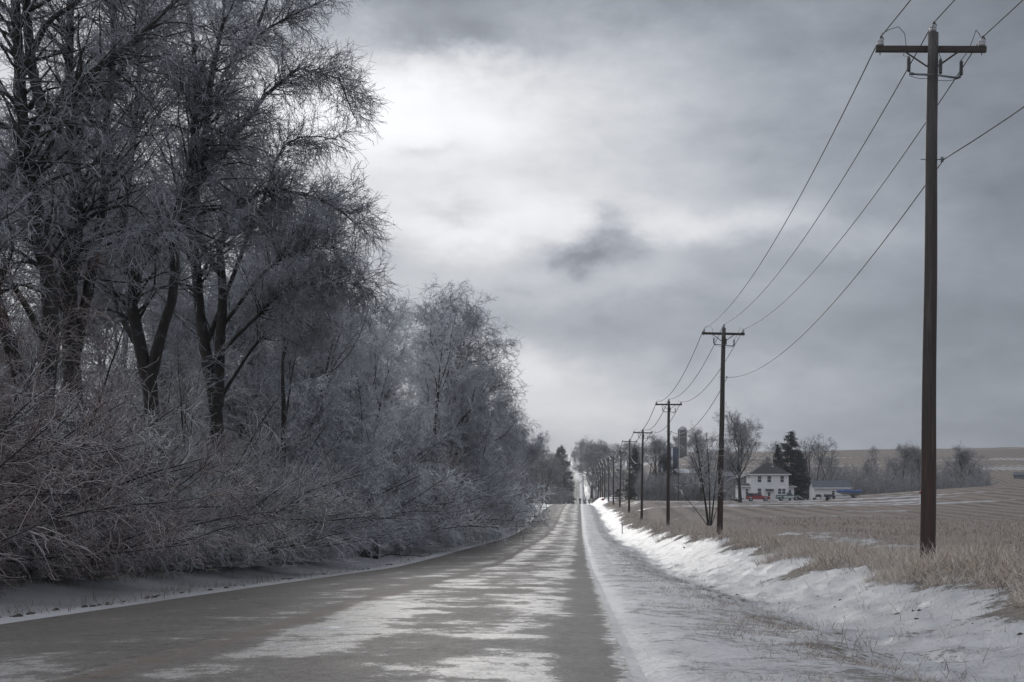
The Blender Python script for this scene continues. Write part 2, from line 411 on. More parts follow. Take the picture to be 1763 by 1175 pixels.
crack = h.mul(h.ss(vo.outputs['Distance'], .004, .012, 1, 0), h.ss(patch, .44, .54))
tar = h.mix(h.ss(med, .38, .68, 0, .75), tar, (0.135, .125, .118)); tar = h.mix(h.mul(crack, .85), tar, (0.018, .016, .016))
rust = h.mul(h.m('EXPONENT', h.mul(h.m('POWER', h.m('DIVIDE', h.add(X_, 3.2), 0.16), 2.0), -1.0)), h.ss(fine, .42, .62))
tar2 = h.mix(thin, tar, h.mix(h.ss(med, .35, .65), (0.21, .20, .195), (0.36, 0.355, 0.36)))
tar2 = h.mix(h.mul(rust, .8), tar2, (0.12, 0.085, 0.062))
tar2 = h.mix(h.ss(X_, -1.5, .2, 0, .55), tar2, h.mix(thin, h.mix(med, (0.030, .031, .034), (0.115, .115, .12)), h.mix(med, (0.17, .17, .175), (0.42, .42, .44))))
h.l.new(h.mix(thick, tar2, (0.58, 0.58, 0.61)), p.inputs['Base Color'])
ro = h.add(h.ss(thin, 0, 1, .62, .42), h.mul(h.sub(fine, .5), .35))
h.l.new(ro, p.inputs['Roughness'])
p.inputs['Specular IOR Level'].default_value = 0.24
bp = h.new('ShaderNodeBump'); bp.inputs['Distance'].default_value = 0.012; bp.inputs['Strength'].default_value = .8
h.l.new(h.add(grit, h.mul(thick, 1.4), h.mul(fine, .8), h.mul(med, .8)), bp.inputs['Height']); h.l.new(bp.outputs[0], p.inputs['Normal'])
tag(link_mesh('road', me, m), kind='structure')
# ------------------------------------------------------------------ branching plants
def norm(v): return v/(np.linalg.norm(v, axis=-1, keepdims=True)+1e-9)
def grow(P, D, L, n, wander, trop, rng, bend=None):
    """N branches as polylines: P, D (N,3), L (N,) -> (N,n,3). trop pulls every step up or down"""
    out = np.zeros((len(P), n, 3)); out[:, 0] = P; D = norm(D)
    st = (L/(n-1))[:, None]
    tv = np.zeros((len(P), 3)); tv[:, 2] = trop
    if bend is not None: tv = tv+bend
    for k in range(1, n):
        D = norm(D+rng.normal(0, wander, D.shape)+tv)
        out[:, k] = out[:, k-1]+D*st
    return out
def spawn(B, Rd, count, t0, t1, amin, amax, rng, fwd=0.0, taper=0.5):
    """pick count places on branches B (N,n,3); returns start, direction, parent radius there, t, parent id"""
    N_, n, _ = B.shape
    ln = np.linalg.norm(B[:, -1]-B[:, 0], axis=1)+1e-3
    pid = rng.choice(N_, count, p=ln/ln.sum())
    t = t0+(t1-t0)*rng.random(count)
    f = t*(n-1); i = np.minimum(f.astype(int), n-2); u = (f-i)[:, None]
    P = B[pid, i]*(1-u)+B[pid, i+1]*u; T = norm(B[pid, i+1]-B[pid, i])
    r = Rd[pid, i]*(1-u[:, 0])+Rd[pid, i+1]*u[:, 0]
    rv = norm(np.cross(T, rng.normal(0, 1, T.shape))); a = np.radians(amin+(amax-amin)*rng.random(count))[:, None]
    D = T*np.cos(a)+rv*np.sin(a)
    return P, D, r, t, pid
def radii(r0, r1, n): 
    s = np.linspace(0, 1, n)[None, :]; return r0[:, None]*(1-s)+r1[:, None]*s
def tubes(B, Rd, k=3):
    N_, n, _ = B.shape
    T = np.zeros_like(B); T[:, 1:-1] = B[:, 2:]-B[:, :-2]; T[:, 0] = B[:, 1]-B[:, 0]; T[:, -1] = B[:, -1]-B[:, -2]; T = norm(T)
    ref = np.where(np.abs(T[:, :1, 2:3]) > 0.8, np.array([1., 0, 0]), np.array([0, 0, 1.]))
    U = norm(np.cross(T, np.broadcast_to(ref, T.shape))); W = np.cross(T, U)
    a = 2*np.pi*np.arange(k)/k
    V = B[:, :, None]+Rd[:, :, None, None]*(np.cos(a)[None, None, :, None]*U[:, :, None]+np.sin(a)[None, None, :, None]*W[:, :, None])
    id_ = np.arange(N_*n*k).reshape(N_, n, k); nx_ = np.roll(id_, -1, axis=2)
    Q = np.stack([id_[:, :-1], nx_[:, :-1], nx_[:, 1:], id_[:, 1:]], -1).reshape(-1, 4)
    return V.reshape(-1, 3), Q
class TM:
    def __init__(s): s.V = []; s.Q = []; s.n = 0
    def add(s, B, Rd, k=3):
        v, q = tubes(B, Rd, k); s.V.append(v); s.Q.append(q+s.n); s.n += len(v)
    def mesh(s, name): return np_mesh(name, np.concatenate(s.V), np.concatenate(s.Q))
def resample(pts, n):
    pts = np.array(pts, float)
    for _ in range(2):                                   # chaikin, keeps the ends
        q = [pts[0]]
        for a, b in zip(pts[:-1], pts[1:]): q += [a*.75+b*.25, a*.25+b*.75]
        q.append(pts[-1]); pts = np.array(q)
    s = np.r_[0, np.cumsum(np.linalg.norm(np.diff(pts, axis=0), axis=1))]; t = np.linspace(0, s[-1], n)
    return np.stack([np.interp(t, s, pts[:, k]) for k in range(3)], 1)
def crown(limbs, lr, rng, n2, n3, n4, l2=(1.6, 3.2), l3=(.5, 1.1), l4=(.18, .42), droop=(-.02, -.07, -.03), out=None, r4=0.0035, t2=0.25, w=(.17, .21, .22), a2=(30, 70), n5=0):
    """secondary, tertiary and fine twigs over a set of limbs (N,n,3); returns (thick, fine)"""
    P, D, r, t, _ = spawn(limbs, lr, n2, t2, 1.0, a2[0], a2[1], rng)
    if out is not None: D = norm(D+out(P))
    L = (l2[0]+(l2[1]-l2[0])*rng.random(n2))*(1.25-0.75*t)
    B2 = grow(P, D, L, 7, w[0], droop[0], rng); R2 = radii(np.clip(r*.45, .008, .05), np.full(n2, .005), 7)
    P, D, r, t, _ = spawn(B2, R2, n3, 0.10, 1.0, 25, 65, rng)
    L = (l3[0]+(l3[1]-l3[0])*rng.random(n3))*(1.2-.5*t)
    B3 = grow(P, D, L, 5, w[1], droop[1], rng); R3 = radii(np.clip(r*.6, r4*1.3, .009), np.full(n3, r4*1.05), 5)
    P, D, r, t, _ = spawn(B3, R3, n4, 0.1, 1.0, 25, 65, rng)
    L = l4[0]+(l4[1]-l4[0])*rng.random(n4)**1.5
    B4 = grow(P, D, L, 4, w[2], droop[2], rng); R4 = radii(np.full(n4, r4), np.full(n4, r4*.75), 4)
    return (B2, R2), (B3, R3), (B4, R4)

M_bark = frosted('bark_dark', (0.022, 0.019, 0.018), (0.30, .32, .35), amt=-0.10, up=0.35, rough=.75, scale=5, bump=.03, bs=12)
M_twig = frosted('twig_iced', (0.085, 0.085, 0.098), (0.56, 0.60, 0.67), amt=0.42, up=0.45, rough=.34, scale=1.2)
M_twig2 = frosted('twig_rimed', (0.12, 0.125, 0.14), (0.82, 0.85, 0.90), amt=0.80, up=0.45, rough=.4, scale=1.0)
M_red = frosted('twig_russet', (0.13, 0.088, 0.08), (0.46, 0.44, 0.455), amt=0.17, up=0.6, rough=.4, scale=1.6)
M_far = frosted('twig_far', (0.10, 0.095, 0.10), (0.42, 0.43, 0.47), amt=0.40, up=0.45, rough=.6, scale=.5)

def finish(name, loc, trunk_me, crown_me, label, cat='tree', group=None, rz=0, s=(1, 1, 1), mt=None, mc=None, names=('trunk', 'crown')):
    e = empty(name, loc, rz, label, cat, group); e.scale = s
    if trunk_me: link_mesh(names[0], trunk_me, mt or M_bark, e)
    link_mesh(names[1], crown_me, mc or M_twig, e)
    return e

# --- foreground trees, their limbs laid out one by one -------------------------------------------------
def custom_tree(base_px, Y, limbs_px, seed, counts, label, mt=None, mc=None, droop=(-.01, -.09, -.05), l2=(1.4, 3.0), right=0.0, top=None, r4=.0052, t2=.42):
    rng = np.random.default_rng(seed)
    bx, by, bz = on(base_px, Y); o = np.array((bx, by, bz))
    tm = TM(); LB, LR = [], []
    for pts, r0, r1 in limbs_px:
        P = [at(a, b, Y+dd) for a, b, dd in pts]
        if pts[0][1] > 900: P[0][2] = bz-0.2
        P = resample(P, 16)-o
        P += np.cumsum(rng.normal(0, .012, P.shape), axis=0)
        rr = np.linspace(r0*1.25, r1*1.1, 16)*(1+0.10*rng.normal(0, 1, 16)*.5)
        LB.append(P); LR.append(rr)
    LB = np.array(LB); LR = np.array(LR)
    tm.add(LB, LR, 10)
    def out(P): 
        v = rng.normal(0, .25, P.shape); v[:, 0] += right; v[:, 2] += .12; return v
    b2, b3, b4 = crown(LB, LR, rng, *counts, l2=l2, droop=droop, out=out, r4=r4, t2=t2)
    tm.add(*b2, 4)
    cm = TM(); cm.add(*b3, 3); cm.add(*b4, 3)
    return finish('bare_tree', (bx, by, bz), tm.mesh('trunk'), cm.mesh('crown'), label, mt=mt, mc=mc, group='big bare trees in the near left hedgerow')

custom_tree(60, 33, [([(60, 930, 0), (66, 760, 0), (84, 640, 0), (88, 560, .3), (80, 430, .5), (52, 300, .2), (40, 180, 0), (28, 0, 0), (22, -180, 0)], .20, .07),
    ([(66, 800, 0), (30, 640, -.5), (-20, 470, -1), (-60, 330, -1), (-80, 150, -1)], .15, .05),
    ([(-90, 620, -1), (-60, 420, -1), (0, 335, -.6), (17, 289, -.4), (51, 238, 0), (72, 191, 0), (106, 168, 0), (170, 115, .2), (255, 45, .5), (330, -30, .8)], .17, .03),
    ([(72, 191, 0), (53, 110, 0), (45, 0, 0), (40, -150, 0)], .11, .05),
    ([(52, 95, 0), (75, 42, 0), (130, 10, .2), (200, -60, .4)], .07, .02),
    ([(84, 600, 0), (40, 520, -.4), (0, 470, -.8), (-80, 380, -1)], .07, .03)],
    11, (260, 2200, 11000), 'big dark bare tree at the left edge, its diagonal limb crossing the top corner')
custom_tree(130, 35, [([(132, 940, 0), (130, 780, 0), (124, 650, 0), (118, 560, 0), (112, 480, 0), (136, 383, .2), (128, 281, .3), (122, 213, .4), (118, 90, .5), (122, -100, .7)], .23, .06),
    ([(124, 640, 0), (150, 520, .3), (168, 404, .6), (180, 353, .6), (180, 289, .7), (187, 191, .8), (200, 60, .8), (205, -80, 1)], .12, .04),
    ([(122, 213, .4), (150, 180, .4), (190, 150, .4), (240, 70, .6), (255, -40, .8)], .06, .02),
    ([(118, 560, 0), (85, 470, -.3), (60, 400, -.6), (20, 350, -.9)], .07, .02),
    ([(136, 383, .2), (190, 355, -.3), (235, 352, -.6), (262, 400, -1)], .04, .012)],
    12, (260, 2200, 11000), 'straight-trunked bare tree, second from the left edge of the hedgerow')
custom_tree(250, 38, [([(262, 950, 0), (262, 800, 0), (262, 700, 0), (240, 600, 0), (222, 540, 0), (214, 464, 0), (272, 417, .3), (330, 350, .6), (349, 240, .8), (352, 160, .8), (380, 30, 1)], .19, .04),
    ([(262, 700, 0), (258, 660, 0), (285, 560, -.2), (306, 500, -.3), (300, 420, -.2), (318, 330, 0), (340, 272, .2), (345, 162, .2), (330, 20, .2)], .13, .04),
    ([(214, 470, 0), (208, 380, .2), (225, 250, .3), (235, 120, .3), (240, -60, .5)], .09, .03),
    ([(240, 600, 0), (200, 520, .6), (185, 430, 1), (160, 330, 1.3)], .07, .02),
    ([(222, 540, 0), (250, 500, .6), (300, 490, 1.2), (340, 470, 1.6)], .04, .015)],
    13, (260, 2400, 14000), 'forked bare tree, third from the left edge, with a crooked dark trunk', right=.12)
custom_tree(360, 43, [([(378, 960, 0), (378, 800, 0), (375, 700, 0), (352, 600, 0), (345, 520, 0), (338, 440, 0), (328, 345, 0), (332, 285, 0), (396, 251, -.2), (425, 213, -.3), (447, 187, -.3), (468, 149, -.4), (512, 115, -.4), (560, 118, -.4), (602, 150, -.4), (612, 205, -.3)], .21, .012),
    ([(375, 700, 0), (378, 600, 0), (385, 500, 0), (379, 440, 0), (379, 417, 0), (408, 374, 0), (430, 332, -.1), (500, 328, -.2), (570, 350, -.3), (622, 395, -.3)], .15, .012),
    ([(352, 600, 0), (395, 490, .5), (430, 400, .7), (460, 330, .9), (480, 250, 1), (520, 230, 1.1), (580, 240, 1.2)], .07, .012),
    ([(379, 470, 0), (345, 430, .2), (335, 340, .3), (350, 220, .5), (385, 120, .6), (440, 60, .7), (520, 20, .7), (565, 0, .7)], .09, .015),
    ([(350, 200, .5), (370, 100, .6), (390, 0, .6), (400, -120, .6)], .06, .02),
    ([(440, 60, .7), (470, -30, .8), (500, -120, .8)], .04, .015),
    ([(385, 560, 0), (440, 480, -.4), (490, 440, -.6), (560, 420, -.8), (610, 440, -.9)], .05, .01),
    ([(352, 640, 0), (430, 560, -.8), (500, 500, -1), (550, 492, -1.1), (590, 490, -1.3), (622, 494, -1.4)], .06, .008),
    ([(375, 700, 0), (420, 620, .6), (470, 560, 1), (540, 540, 1.2), (600, 560, 1.2)], .05, .01)],
    14, (640, 6600, 33000), 'tall bare elm with drooping crown over the road side, rightmost of the near hedgerow trees', right=.10, droop=(.0, -.10, -.04), l2=(.9, 1.9))
M_brown = frosted('twig_brown', (0.095, 0.082, 0.082), (0.66, 0.68, 0.73), amt=0.42, up=0.55, rough=.4, scale=1.4)
ORD = ['nearest', 'second', 'third', 'fourth', 'fifth', 'sixth', 'seventh', 'eighth', 'ninth', 'tenth', 'eleventh', 'twelfth', 'thirteenth', 'fourteenth', 'fifteenth', 'sixteenth', 'seventeenth', 'eighteenth', 'nineteenth', 'twentieth', 'twenty first', 'twenty second', 'twenty third', 'twenty fourth', 'twenty fifth', 'twenty sixth', 'twenty seventh', 'twenty eighth', 'twenty ninth', 'thirtieth', 'thirty first', 'thirty second', 'thirty third', 'thirty fourth', 'thirty fifth', 'thirty sixth']
# --- generic bare tree ---------------------------------------------------------------------------------
def tree_meshes(H, spread, seed, counts, fork=.28, nl=9, droop=(.0, -.06, -.03), r4=.005, trunks=1, l2=None, up=.06, tw=.021):
    rng = np.random.default_rng(seed); tm = TM(); cm = TM()
    LB, LR = [], []
    for q in range(trunks):
        p0 = np.array([[rng.normal(0, .25*(trunks > 1)), rng.normal(0, .25*(trunks > 1)), -.15]]); d0 = np.array([[rng.normal(0, .05+.12*(trunks > 1)), rng.normal(0, .05+.12*(trunks > 1)), 1.]])
        T = grow(p0, d0, np.array([H*.86]), 14, .05, .05, rng); TR = radii(np.array([H*tw/math.sqrt(trunks)]), np.array([.025]), 14)
        TR[0, 0] *= 1.25
        tm.add(T, TR, 9); LB.append(T); LR.append(TR)
        P, D, r, t, _ = spawn(T, TR, nl, fork, .93, 28, 58, rng)
        D = norm(D+np.array([0, 0, .35])); D[:, :2] *= spread
        L = H*(.62-.42*t)*(.8+.4*rng.random(nl))
        B1 = grow(P, D, L, 14, .10, up, rng); R1 = radii(r*.55, np.full(nl, .012), 14)
        tm.add(B1, R1, 6); LB.append(B1); LR.append(R1)
        P, D, r, t, _ = spawn(B1, R1, nl*3, .2, .9, 25, 55, rng)
        B15 = grow(P, D, H*.22*(1.1-.6*t)*(.7+.5*rng.random(nl*3)), 14, .11, .02, rng); R15 = radii(r*.6, np.full(nl*3, .009), 14)
        tm.add(B15, R15, 4); LB.append(B15); LR.append(R15)
    LB = np.concatenate(LB); LR = np.concatenate(LR)
    l2 = l2 or (H*.07, H*.16)
    b2, b3, b4 = crown(LB[1:] if trunks == 1 else LB, LR[1:] if trunks == 1 else LR, rng, *counts, l2=l2, l3=(H*.035, H*.075), l4=(H*.014, H*.032), droop=droop, r4=r4, t2=.15)
    cm.add(*b2, 3); cm.add(*b3, 3); cm.add(*b4, 3)
    return tm.mesh('trunk'), cm.mesh('crown')
def shrub_meshes(H, seed, stems, counts, flat=.5, r4=.0036, lean=None):
    rng = np.random.default_rng(seed); tm = TM(); cm = TM()
    a = rng.random(stems)*2*np.pi; inc = np.radians(4+62*rng.random(stems)**(1/(1+flat)))
    P = np.stack([np.cos(a)*.35*rng.random(stems), np.sin(a)*.35*rng.random(stems), np.full(stems, -.1)], 1)
    D = np.stack([np.cos(a)*np.sin(inc), np.sin(a)*np.sin(inc), np.cos(inc)], 1)
    if lean is not None: D = norm(D+np.array(lean))
    L = H*(.75+.5*rng.random(stems))
    B1 = grow(P, D, L*1.1, 11, .07, -.055, rng); B1[:, :, 2] = np.maximum(B1[:, :, 2], .05*np.arange(11)[None]); R1 = radii(.018+.02*rng.random(stems), np.full(stems, .006), 11)
    tm.add(B1, R1, 5)
    b2, b3, b4 = crown(B1, R1, rng, *counts, l2=(H*.14, H*.36), l3=(H*.08, H*.18), l4=(H*.03, H*.085), droop=(-.01, -.03, -.01), r4=r4, t2=.12, a2=(20, 60))
    for b in (b2, b3, b4): b[0][:, :, 2] = np.maximum(b[0][:, :, 2], .03)
    cm.add(*b2, 3); cm.add(*b3, 3); cm.add(*b4, 3)
    return tm.mesh('stems'), cm.mesh('twigs')
def place(name, mesh_pair, X, Y, label, cat, group, rz, s, mt, mc, names, dz=0.0, sz=None):
    e = empty(name, (X, Y, gz(X, Y)+dz), rz, label, cat, group); e.scale = (s, s, sz or s)
    a = link_mesh(names[0], mesh_pair[0], None, e); b = link_mesh(names[1], mesh_pair[1], None, e)
    for o, mm in ((a, mt), (b, mc)):
        if not o.data.materials: o.data.materials.append(mm)
        if o.data.materials[0] is not mm:
            o.material_slots[0].link = 'OBJECT'; o.material_slots[0].material = mm
    return e
TC = ('trunk', 'crown'); ST = ('stems', 'twigs')
rg = random.Random(5)
# middle-distance trees of the left hedgerow: (px, Y, top py, variant, label, twig material)
TA = tree_meshes(14, 1.0, 101, (420, 4200, 21000), r4=.0075, droop=(.0, -.11, -.10), l2=(1.2, 2.8))
TB = tree_meshes(12, 1.15, 102, (420, 4200, 21000), r4=.0075, trunks=2, nl=7)
TC_ = tree_meshes(10, 1.3, 103, (420, 4000, 20000), r4=.008, trunks=3, nl=6, fork=.15)
TD = tree_meshes(13, .9, 104, (240, 1500, 5200), r4=.013, nl=12, fork=.14, tw=.016)
TE = tree_meshes(12, 1.1, 105, (240, 1500, 5200), r4=.013, trunks=3, nl=8, fork=.12, tw=.018)
HT = {'A': (TA, 14), 'B': (TB, 12), 'C': (TC_, 10), 'D': (TD, 13), 'E': (TE, 12)}
def htree(px, Y, top, v, label, mc, rz=None, group='bare trees further along the left hedgerow', wide=1.0, mt=None, name='bare_tree'):
    pair, H0 = HT[v]; X, _, z = on(px, Y)
    H = CZ+(HZ-top)*Y/F-z; s = H/H0*1.04
    place(name, pair, X, Y, label, 'tree', group, rg.random()*6.28 if rz is None else rz, s*wide, mt or M_bark, mc, TC, sz=s)
hl = [(470, 52, 470, 'B', 'grey bare tree showing behind the drooping elm, left hedgerow', M_twig),
      (560, 62, 520, 'C', 'frosted multi-stemmed tree just right of the drooping elm', M_twig2),
      (640, 66, 590, 'C', 'brightly rimed spreading tree in front of the round-topped one', M_twig2),
      (600, 84, 540, 'B', 'frosted two-stemmed tree between the elm and the round-topped tree', M_twig2),
      (690, 92, 560, 'B', 'frosted tree against the left flank of the round-topped tree', M_twig2),
      (762, 104, 528, 'A', 'round-topped bare tree with hanging twigs, tallest of the mid hedgerow', M_twig),
      (822, 128, 600, 'A', 'drooping frosted tree sloping down right of the round-topped one', M_twig),
      (790, 112, 640, 'C', 'low broad frosted tree under the round-topped one', M_twig2),
      (840, 150, 680, 'B', 'frosted tree leaning over the road verge, mid hedgerow', M_twig),
      (862, 178, 715, 'A', 'hanging-twigged tree where the hedgerow starts to fall away', M_twig),
      (880, 205, 735, 'C', 'grey frosted tree past the roadside marker post', M_twig),
      (893, 232, 738, 'B', 'frosted hedgerow tree, left of the road before the rise', M_twig),
      (905, 262, 750, 'A', 'grey tree above the small mailbox on the left', M_twig),
      (914, 295, 758, 'D', 'grey tree just beyond the mailbox on the left', M_far),
      (926, 345, 762, 'E', 'grey tree past the brow, left of the road', M_far),
      (934, 400, 770, 'D', 'second grey tree past the brow, left of the road', M_far),
      (941, 460, 776, 'E', 'third grey tree past the brow, left of the road', M_far),
      (948, 530, 765, 'D', 'fourth grey tree past the brow, left of the road', M_far),
      (953, 620, 782, 'E', 'fifth grey tree past the brow, left of the road', M_far),
      (957, 720, 780, 'D', 'sixth grey tree past the brow, left of the road', M_far),
      (962, 830, 778, 'E', 'seventh grey tree past the brow, left of the road', M_far),
      (966, 940, 786, 'D', 'eighth grey tree past the brow, left of the road', M_far),
      (971, 1080, 786, 'E', 'ninth grey tree past the brow, left of the road', M_far),
      (976, 1230, 788, 'D', 'tenth grey tree past the brow, left of the road', M_far)]
for a in hl:
    px_, Y_q, top_ = a[:3]
    if Y_q > 120: px_ -= 1.7*F/Y_q; top_ += 9
    htree(px_, Y_q, top_, *a[3:])
# trees standing behind the near hedgerow, they fill the crowns' background
for i, (px, Y, top, v) in enumerate([(60, 62, 200, 'A'), (300, 64, 300, 'B'), (200, 70, 330, 'A'), (500, 74, 490, 'A'), (430, 60, 500, 'C'), (-20, 60, 380, 'B')]):
    htree(px, Y, top, v, 'grey frosted tree standing behind the near hedgerow, seen through the front crowns', M_twig, group='background trees behind the near left hedgerow')
# understorey and verge shrubs
SA = shrub_meshes(3.4, 201, 46, (760, 5200, 20000))
SB = shrub_meshes(3.0, 202, 60, (860, 5600, 21000), flat=.9)
SC = shrub_meshes(2.6, 203, 52, (700, 4000, 14000), flat=.2, r4=.0038)
SD = shrub_meshes(3.0, 204, 34, (300, 1600, 5000), r4=.010)
SH = {'A': SA, 'B': SB, 'C': SC, 'D': SD}
front = []
Yq = 22.0; i = 0
while Yq < 300 and i < len(ORD):
    edge = -11.7-0.8*sstep(Yq, 42, 62)
    X = edge-0.5*rg.random()
    v = 'ABC'[i % 3] if Yq < 150 else 'D'; s = (0.98+.62*rg.random())*(1.0+.55*sstep(Yq, 45, 90))
    mc = M_red if i in (0, 1, 3) else (M_twig2 if i in (5, 8) or (i > 9 and i % 3 == 0) else (M_brown if i < 9 or i % 4 == 0 else M_twig))
    look = 'russet brown' if mc is M_red else 'brown-grey' if mc is M_brown else ('whitish rimed' if mc is M_twig2 else 'grey frosted')
    place('shrub', SH[v], X, Yq, f'{look} shrub at the verge edge, {ORD[i]}{" from camera" if i else " the camera"} in the left hedge front', 'shrub', 'shrubs along the front of the left hedge', rg.random()*6.28, s, M_bark, mc, ST)
    Yq += 2.3+Yq*.028; i += 1
Yq = 24.0; i = 0
while Yq < 280 and i < 44:
    X = -13.4-1.6*rg.random(); v = 'ABC'[(i*2) % 3] if Yq < 150 else 'D'; s = (1.15+.4*rg.random())*(1.0+.7*sstep(Yq, 45, 90))
    place('shrub', SH[v], X, Yq, 'frosted thicket shrub deep in the left hedge behind the front row of shrubs', 'shrub', 'thicket shrubs behind the front row of the left hedge', rg.random()*6.28, s, M_bark, M_red if i % 5 == 0 else (M_brown if i < 12 else M_twig), ST)
    Yq += 2.4+Yq*.035; i += 1
for i in range(6):
    Y = 45+i*7; X = -17.5-2.5*rg.random()
    place('shrub', SH['ABC'[i % 3]], X, Y, 'tall frosted thicket shrub at the back of the left hedge', 'shrub', 'tall shrubs at the back of the left hedge', rg.random()*6.28, 1.6+.3*rg.random(), M_bark, M_twig, ST)

# sapling clump in front of the second pole
SP = shrub_meshes(3.2, 211, 9, (80, 260, 500), flat=.1, r4=.006)
def sapling():
    rng = np.random.default_rng(8); x, y, z = on(1222, 66); o = np.array((x, y, z)); tm = TM(); cm = TM()
    LB = []
    for pts in ([(1219, 905), (1212, 850), (1203, 790), (1196, 740)], [(1222, 905), (1222, 850), (1220, 800), (1216, 745)], [(1224, 905), (1230, 850), (1236, 800), (1240, 760)],
                [(1220, 905), (1216, 870), (1206, 820), (1190, 775)], [(1225, 905), (1236, 870), (1255, 840), (1285, 815)], [(1218, 905), (1200, 880), (1175, 850), (1160, 842)]):
        LB.append(resample([at(a, b, 66+rng.normal(0, .3)) for a, b in pts], 10)-o)
    LB = np.array(LB); LR = radii(np.full(6, .045), np.full(6, .010), 10); LR[4:] *= .5; tm.add(LB, LR, 6)
    b2, b3, b4 = crown(LB, LR, rng, 30, 100, 220, l2=(.9, 2.2), l3=(.4, .9), l4=(.15, .4), droop=(-.06, -.04, .02), r4=.007, t2=.25, a2=(35, 75), out=lambda P: np.array([-.25, 0, .1]))
    cm.add(*b2, 3); cm.add(*b3, 3); cm.add(*b4, 3)
    finish('sapling', (x, y, z), tm.mesh('stems'), cm.mesh('twigs'), 'clump of thin dark saplings with arching frosted twigs beside the second pole', 'sapling', mt=M_bark, mc=M_brown, names=ST)
sapling()
# ------------------------------------------------------------------ utility poles and lines
M_pole = frosted('pole_wood', (0.055, 0.036, 0.030), (0.13, .125, .125), amt=.10, up=.2, rough=.7, scale=2.2, bump=.008, bs=25)
def pole_mat():
    m, h, p = mat('pole_tarred_wood')
    tc = h.new('ShaderNodeTexCoord').outputs['Object']; z = h.sep(tc)[2]
    gr = h.noise(h.scale(tc, 14, 14, .6), 3.0, 6, .7); st = h.noise(h.scale(tc, 6, 6, .25), 1.5, 4, .6)
    c = h.mix(h.ss(z, 0.5, 4.5), (0.070, 0.030, 0.023), (0.047, 0.035, 0.032)); c = h.mix(h.ss(z, 5, 10), c, (0.066, 0.061, 0.060))
    c = h.mix(h.ss(gr, .35, .68), c, (0.022, 0.018, 0.017)); c = h.mix(h.ss(st, .55, .75, 0, .5), c, (0.14, .125, .12))
    h.l.new(c, p.inputs['Base Color']); p.inputs['Roughness'].default_value = .55
    b = h.new('ShaderNodeBump'); b.inputs['Distance'].default_value = .012; h.l.new(gr, b.inputs['Height']); h.l.new(b.outputs[0], p.inputs['Normal'])
    return m
M_pole = pole_mat()
M_arm = simple('arm_wood', (0.045, 0.035, 0.031), .7, var=.35, scale=6, bump=.01, streak=(.5, 6, 6))
M_porc = simple('glazed_porcelain', (0.42, 0.43, 0.46), .25, var=.1)
M_poly = simple('grey_polymer', (0.05, 0.052, 0.058), .5, var=.2)
M_steel = simple('galvanised_steel', (0.16, 0.18, 0.20), .45, metal=.6, var=.2, scale=20)
M_wire = simple('wire', (0.040, 0.040, 0.043), .5, metal=.3)
M_white = simple('white_paint', (0.62, 0.63, 0.65), .5, var=.06); M_redp = simple('red_paint', (0.30, 0.02, 0.02), .4, var=.1)
HP = 10.6; ARM = HP-.27; HALF = 1.11
INS = [(-HALF+.09, -.02, ARM+.06), (0, 0, HP+.02), (HALF-.09, -.02, ARM+.06)]     # insulator feet
NEU = (.24, 0, HP-2.53)
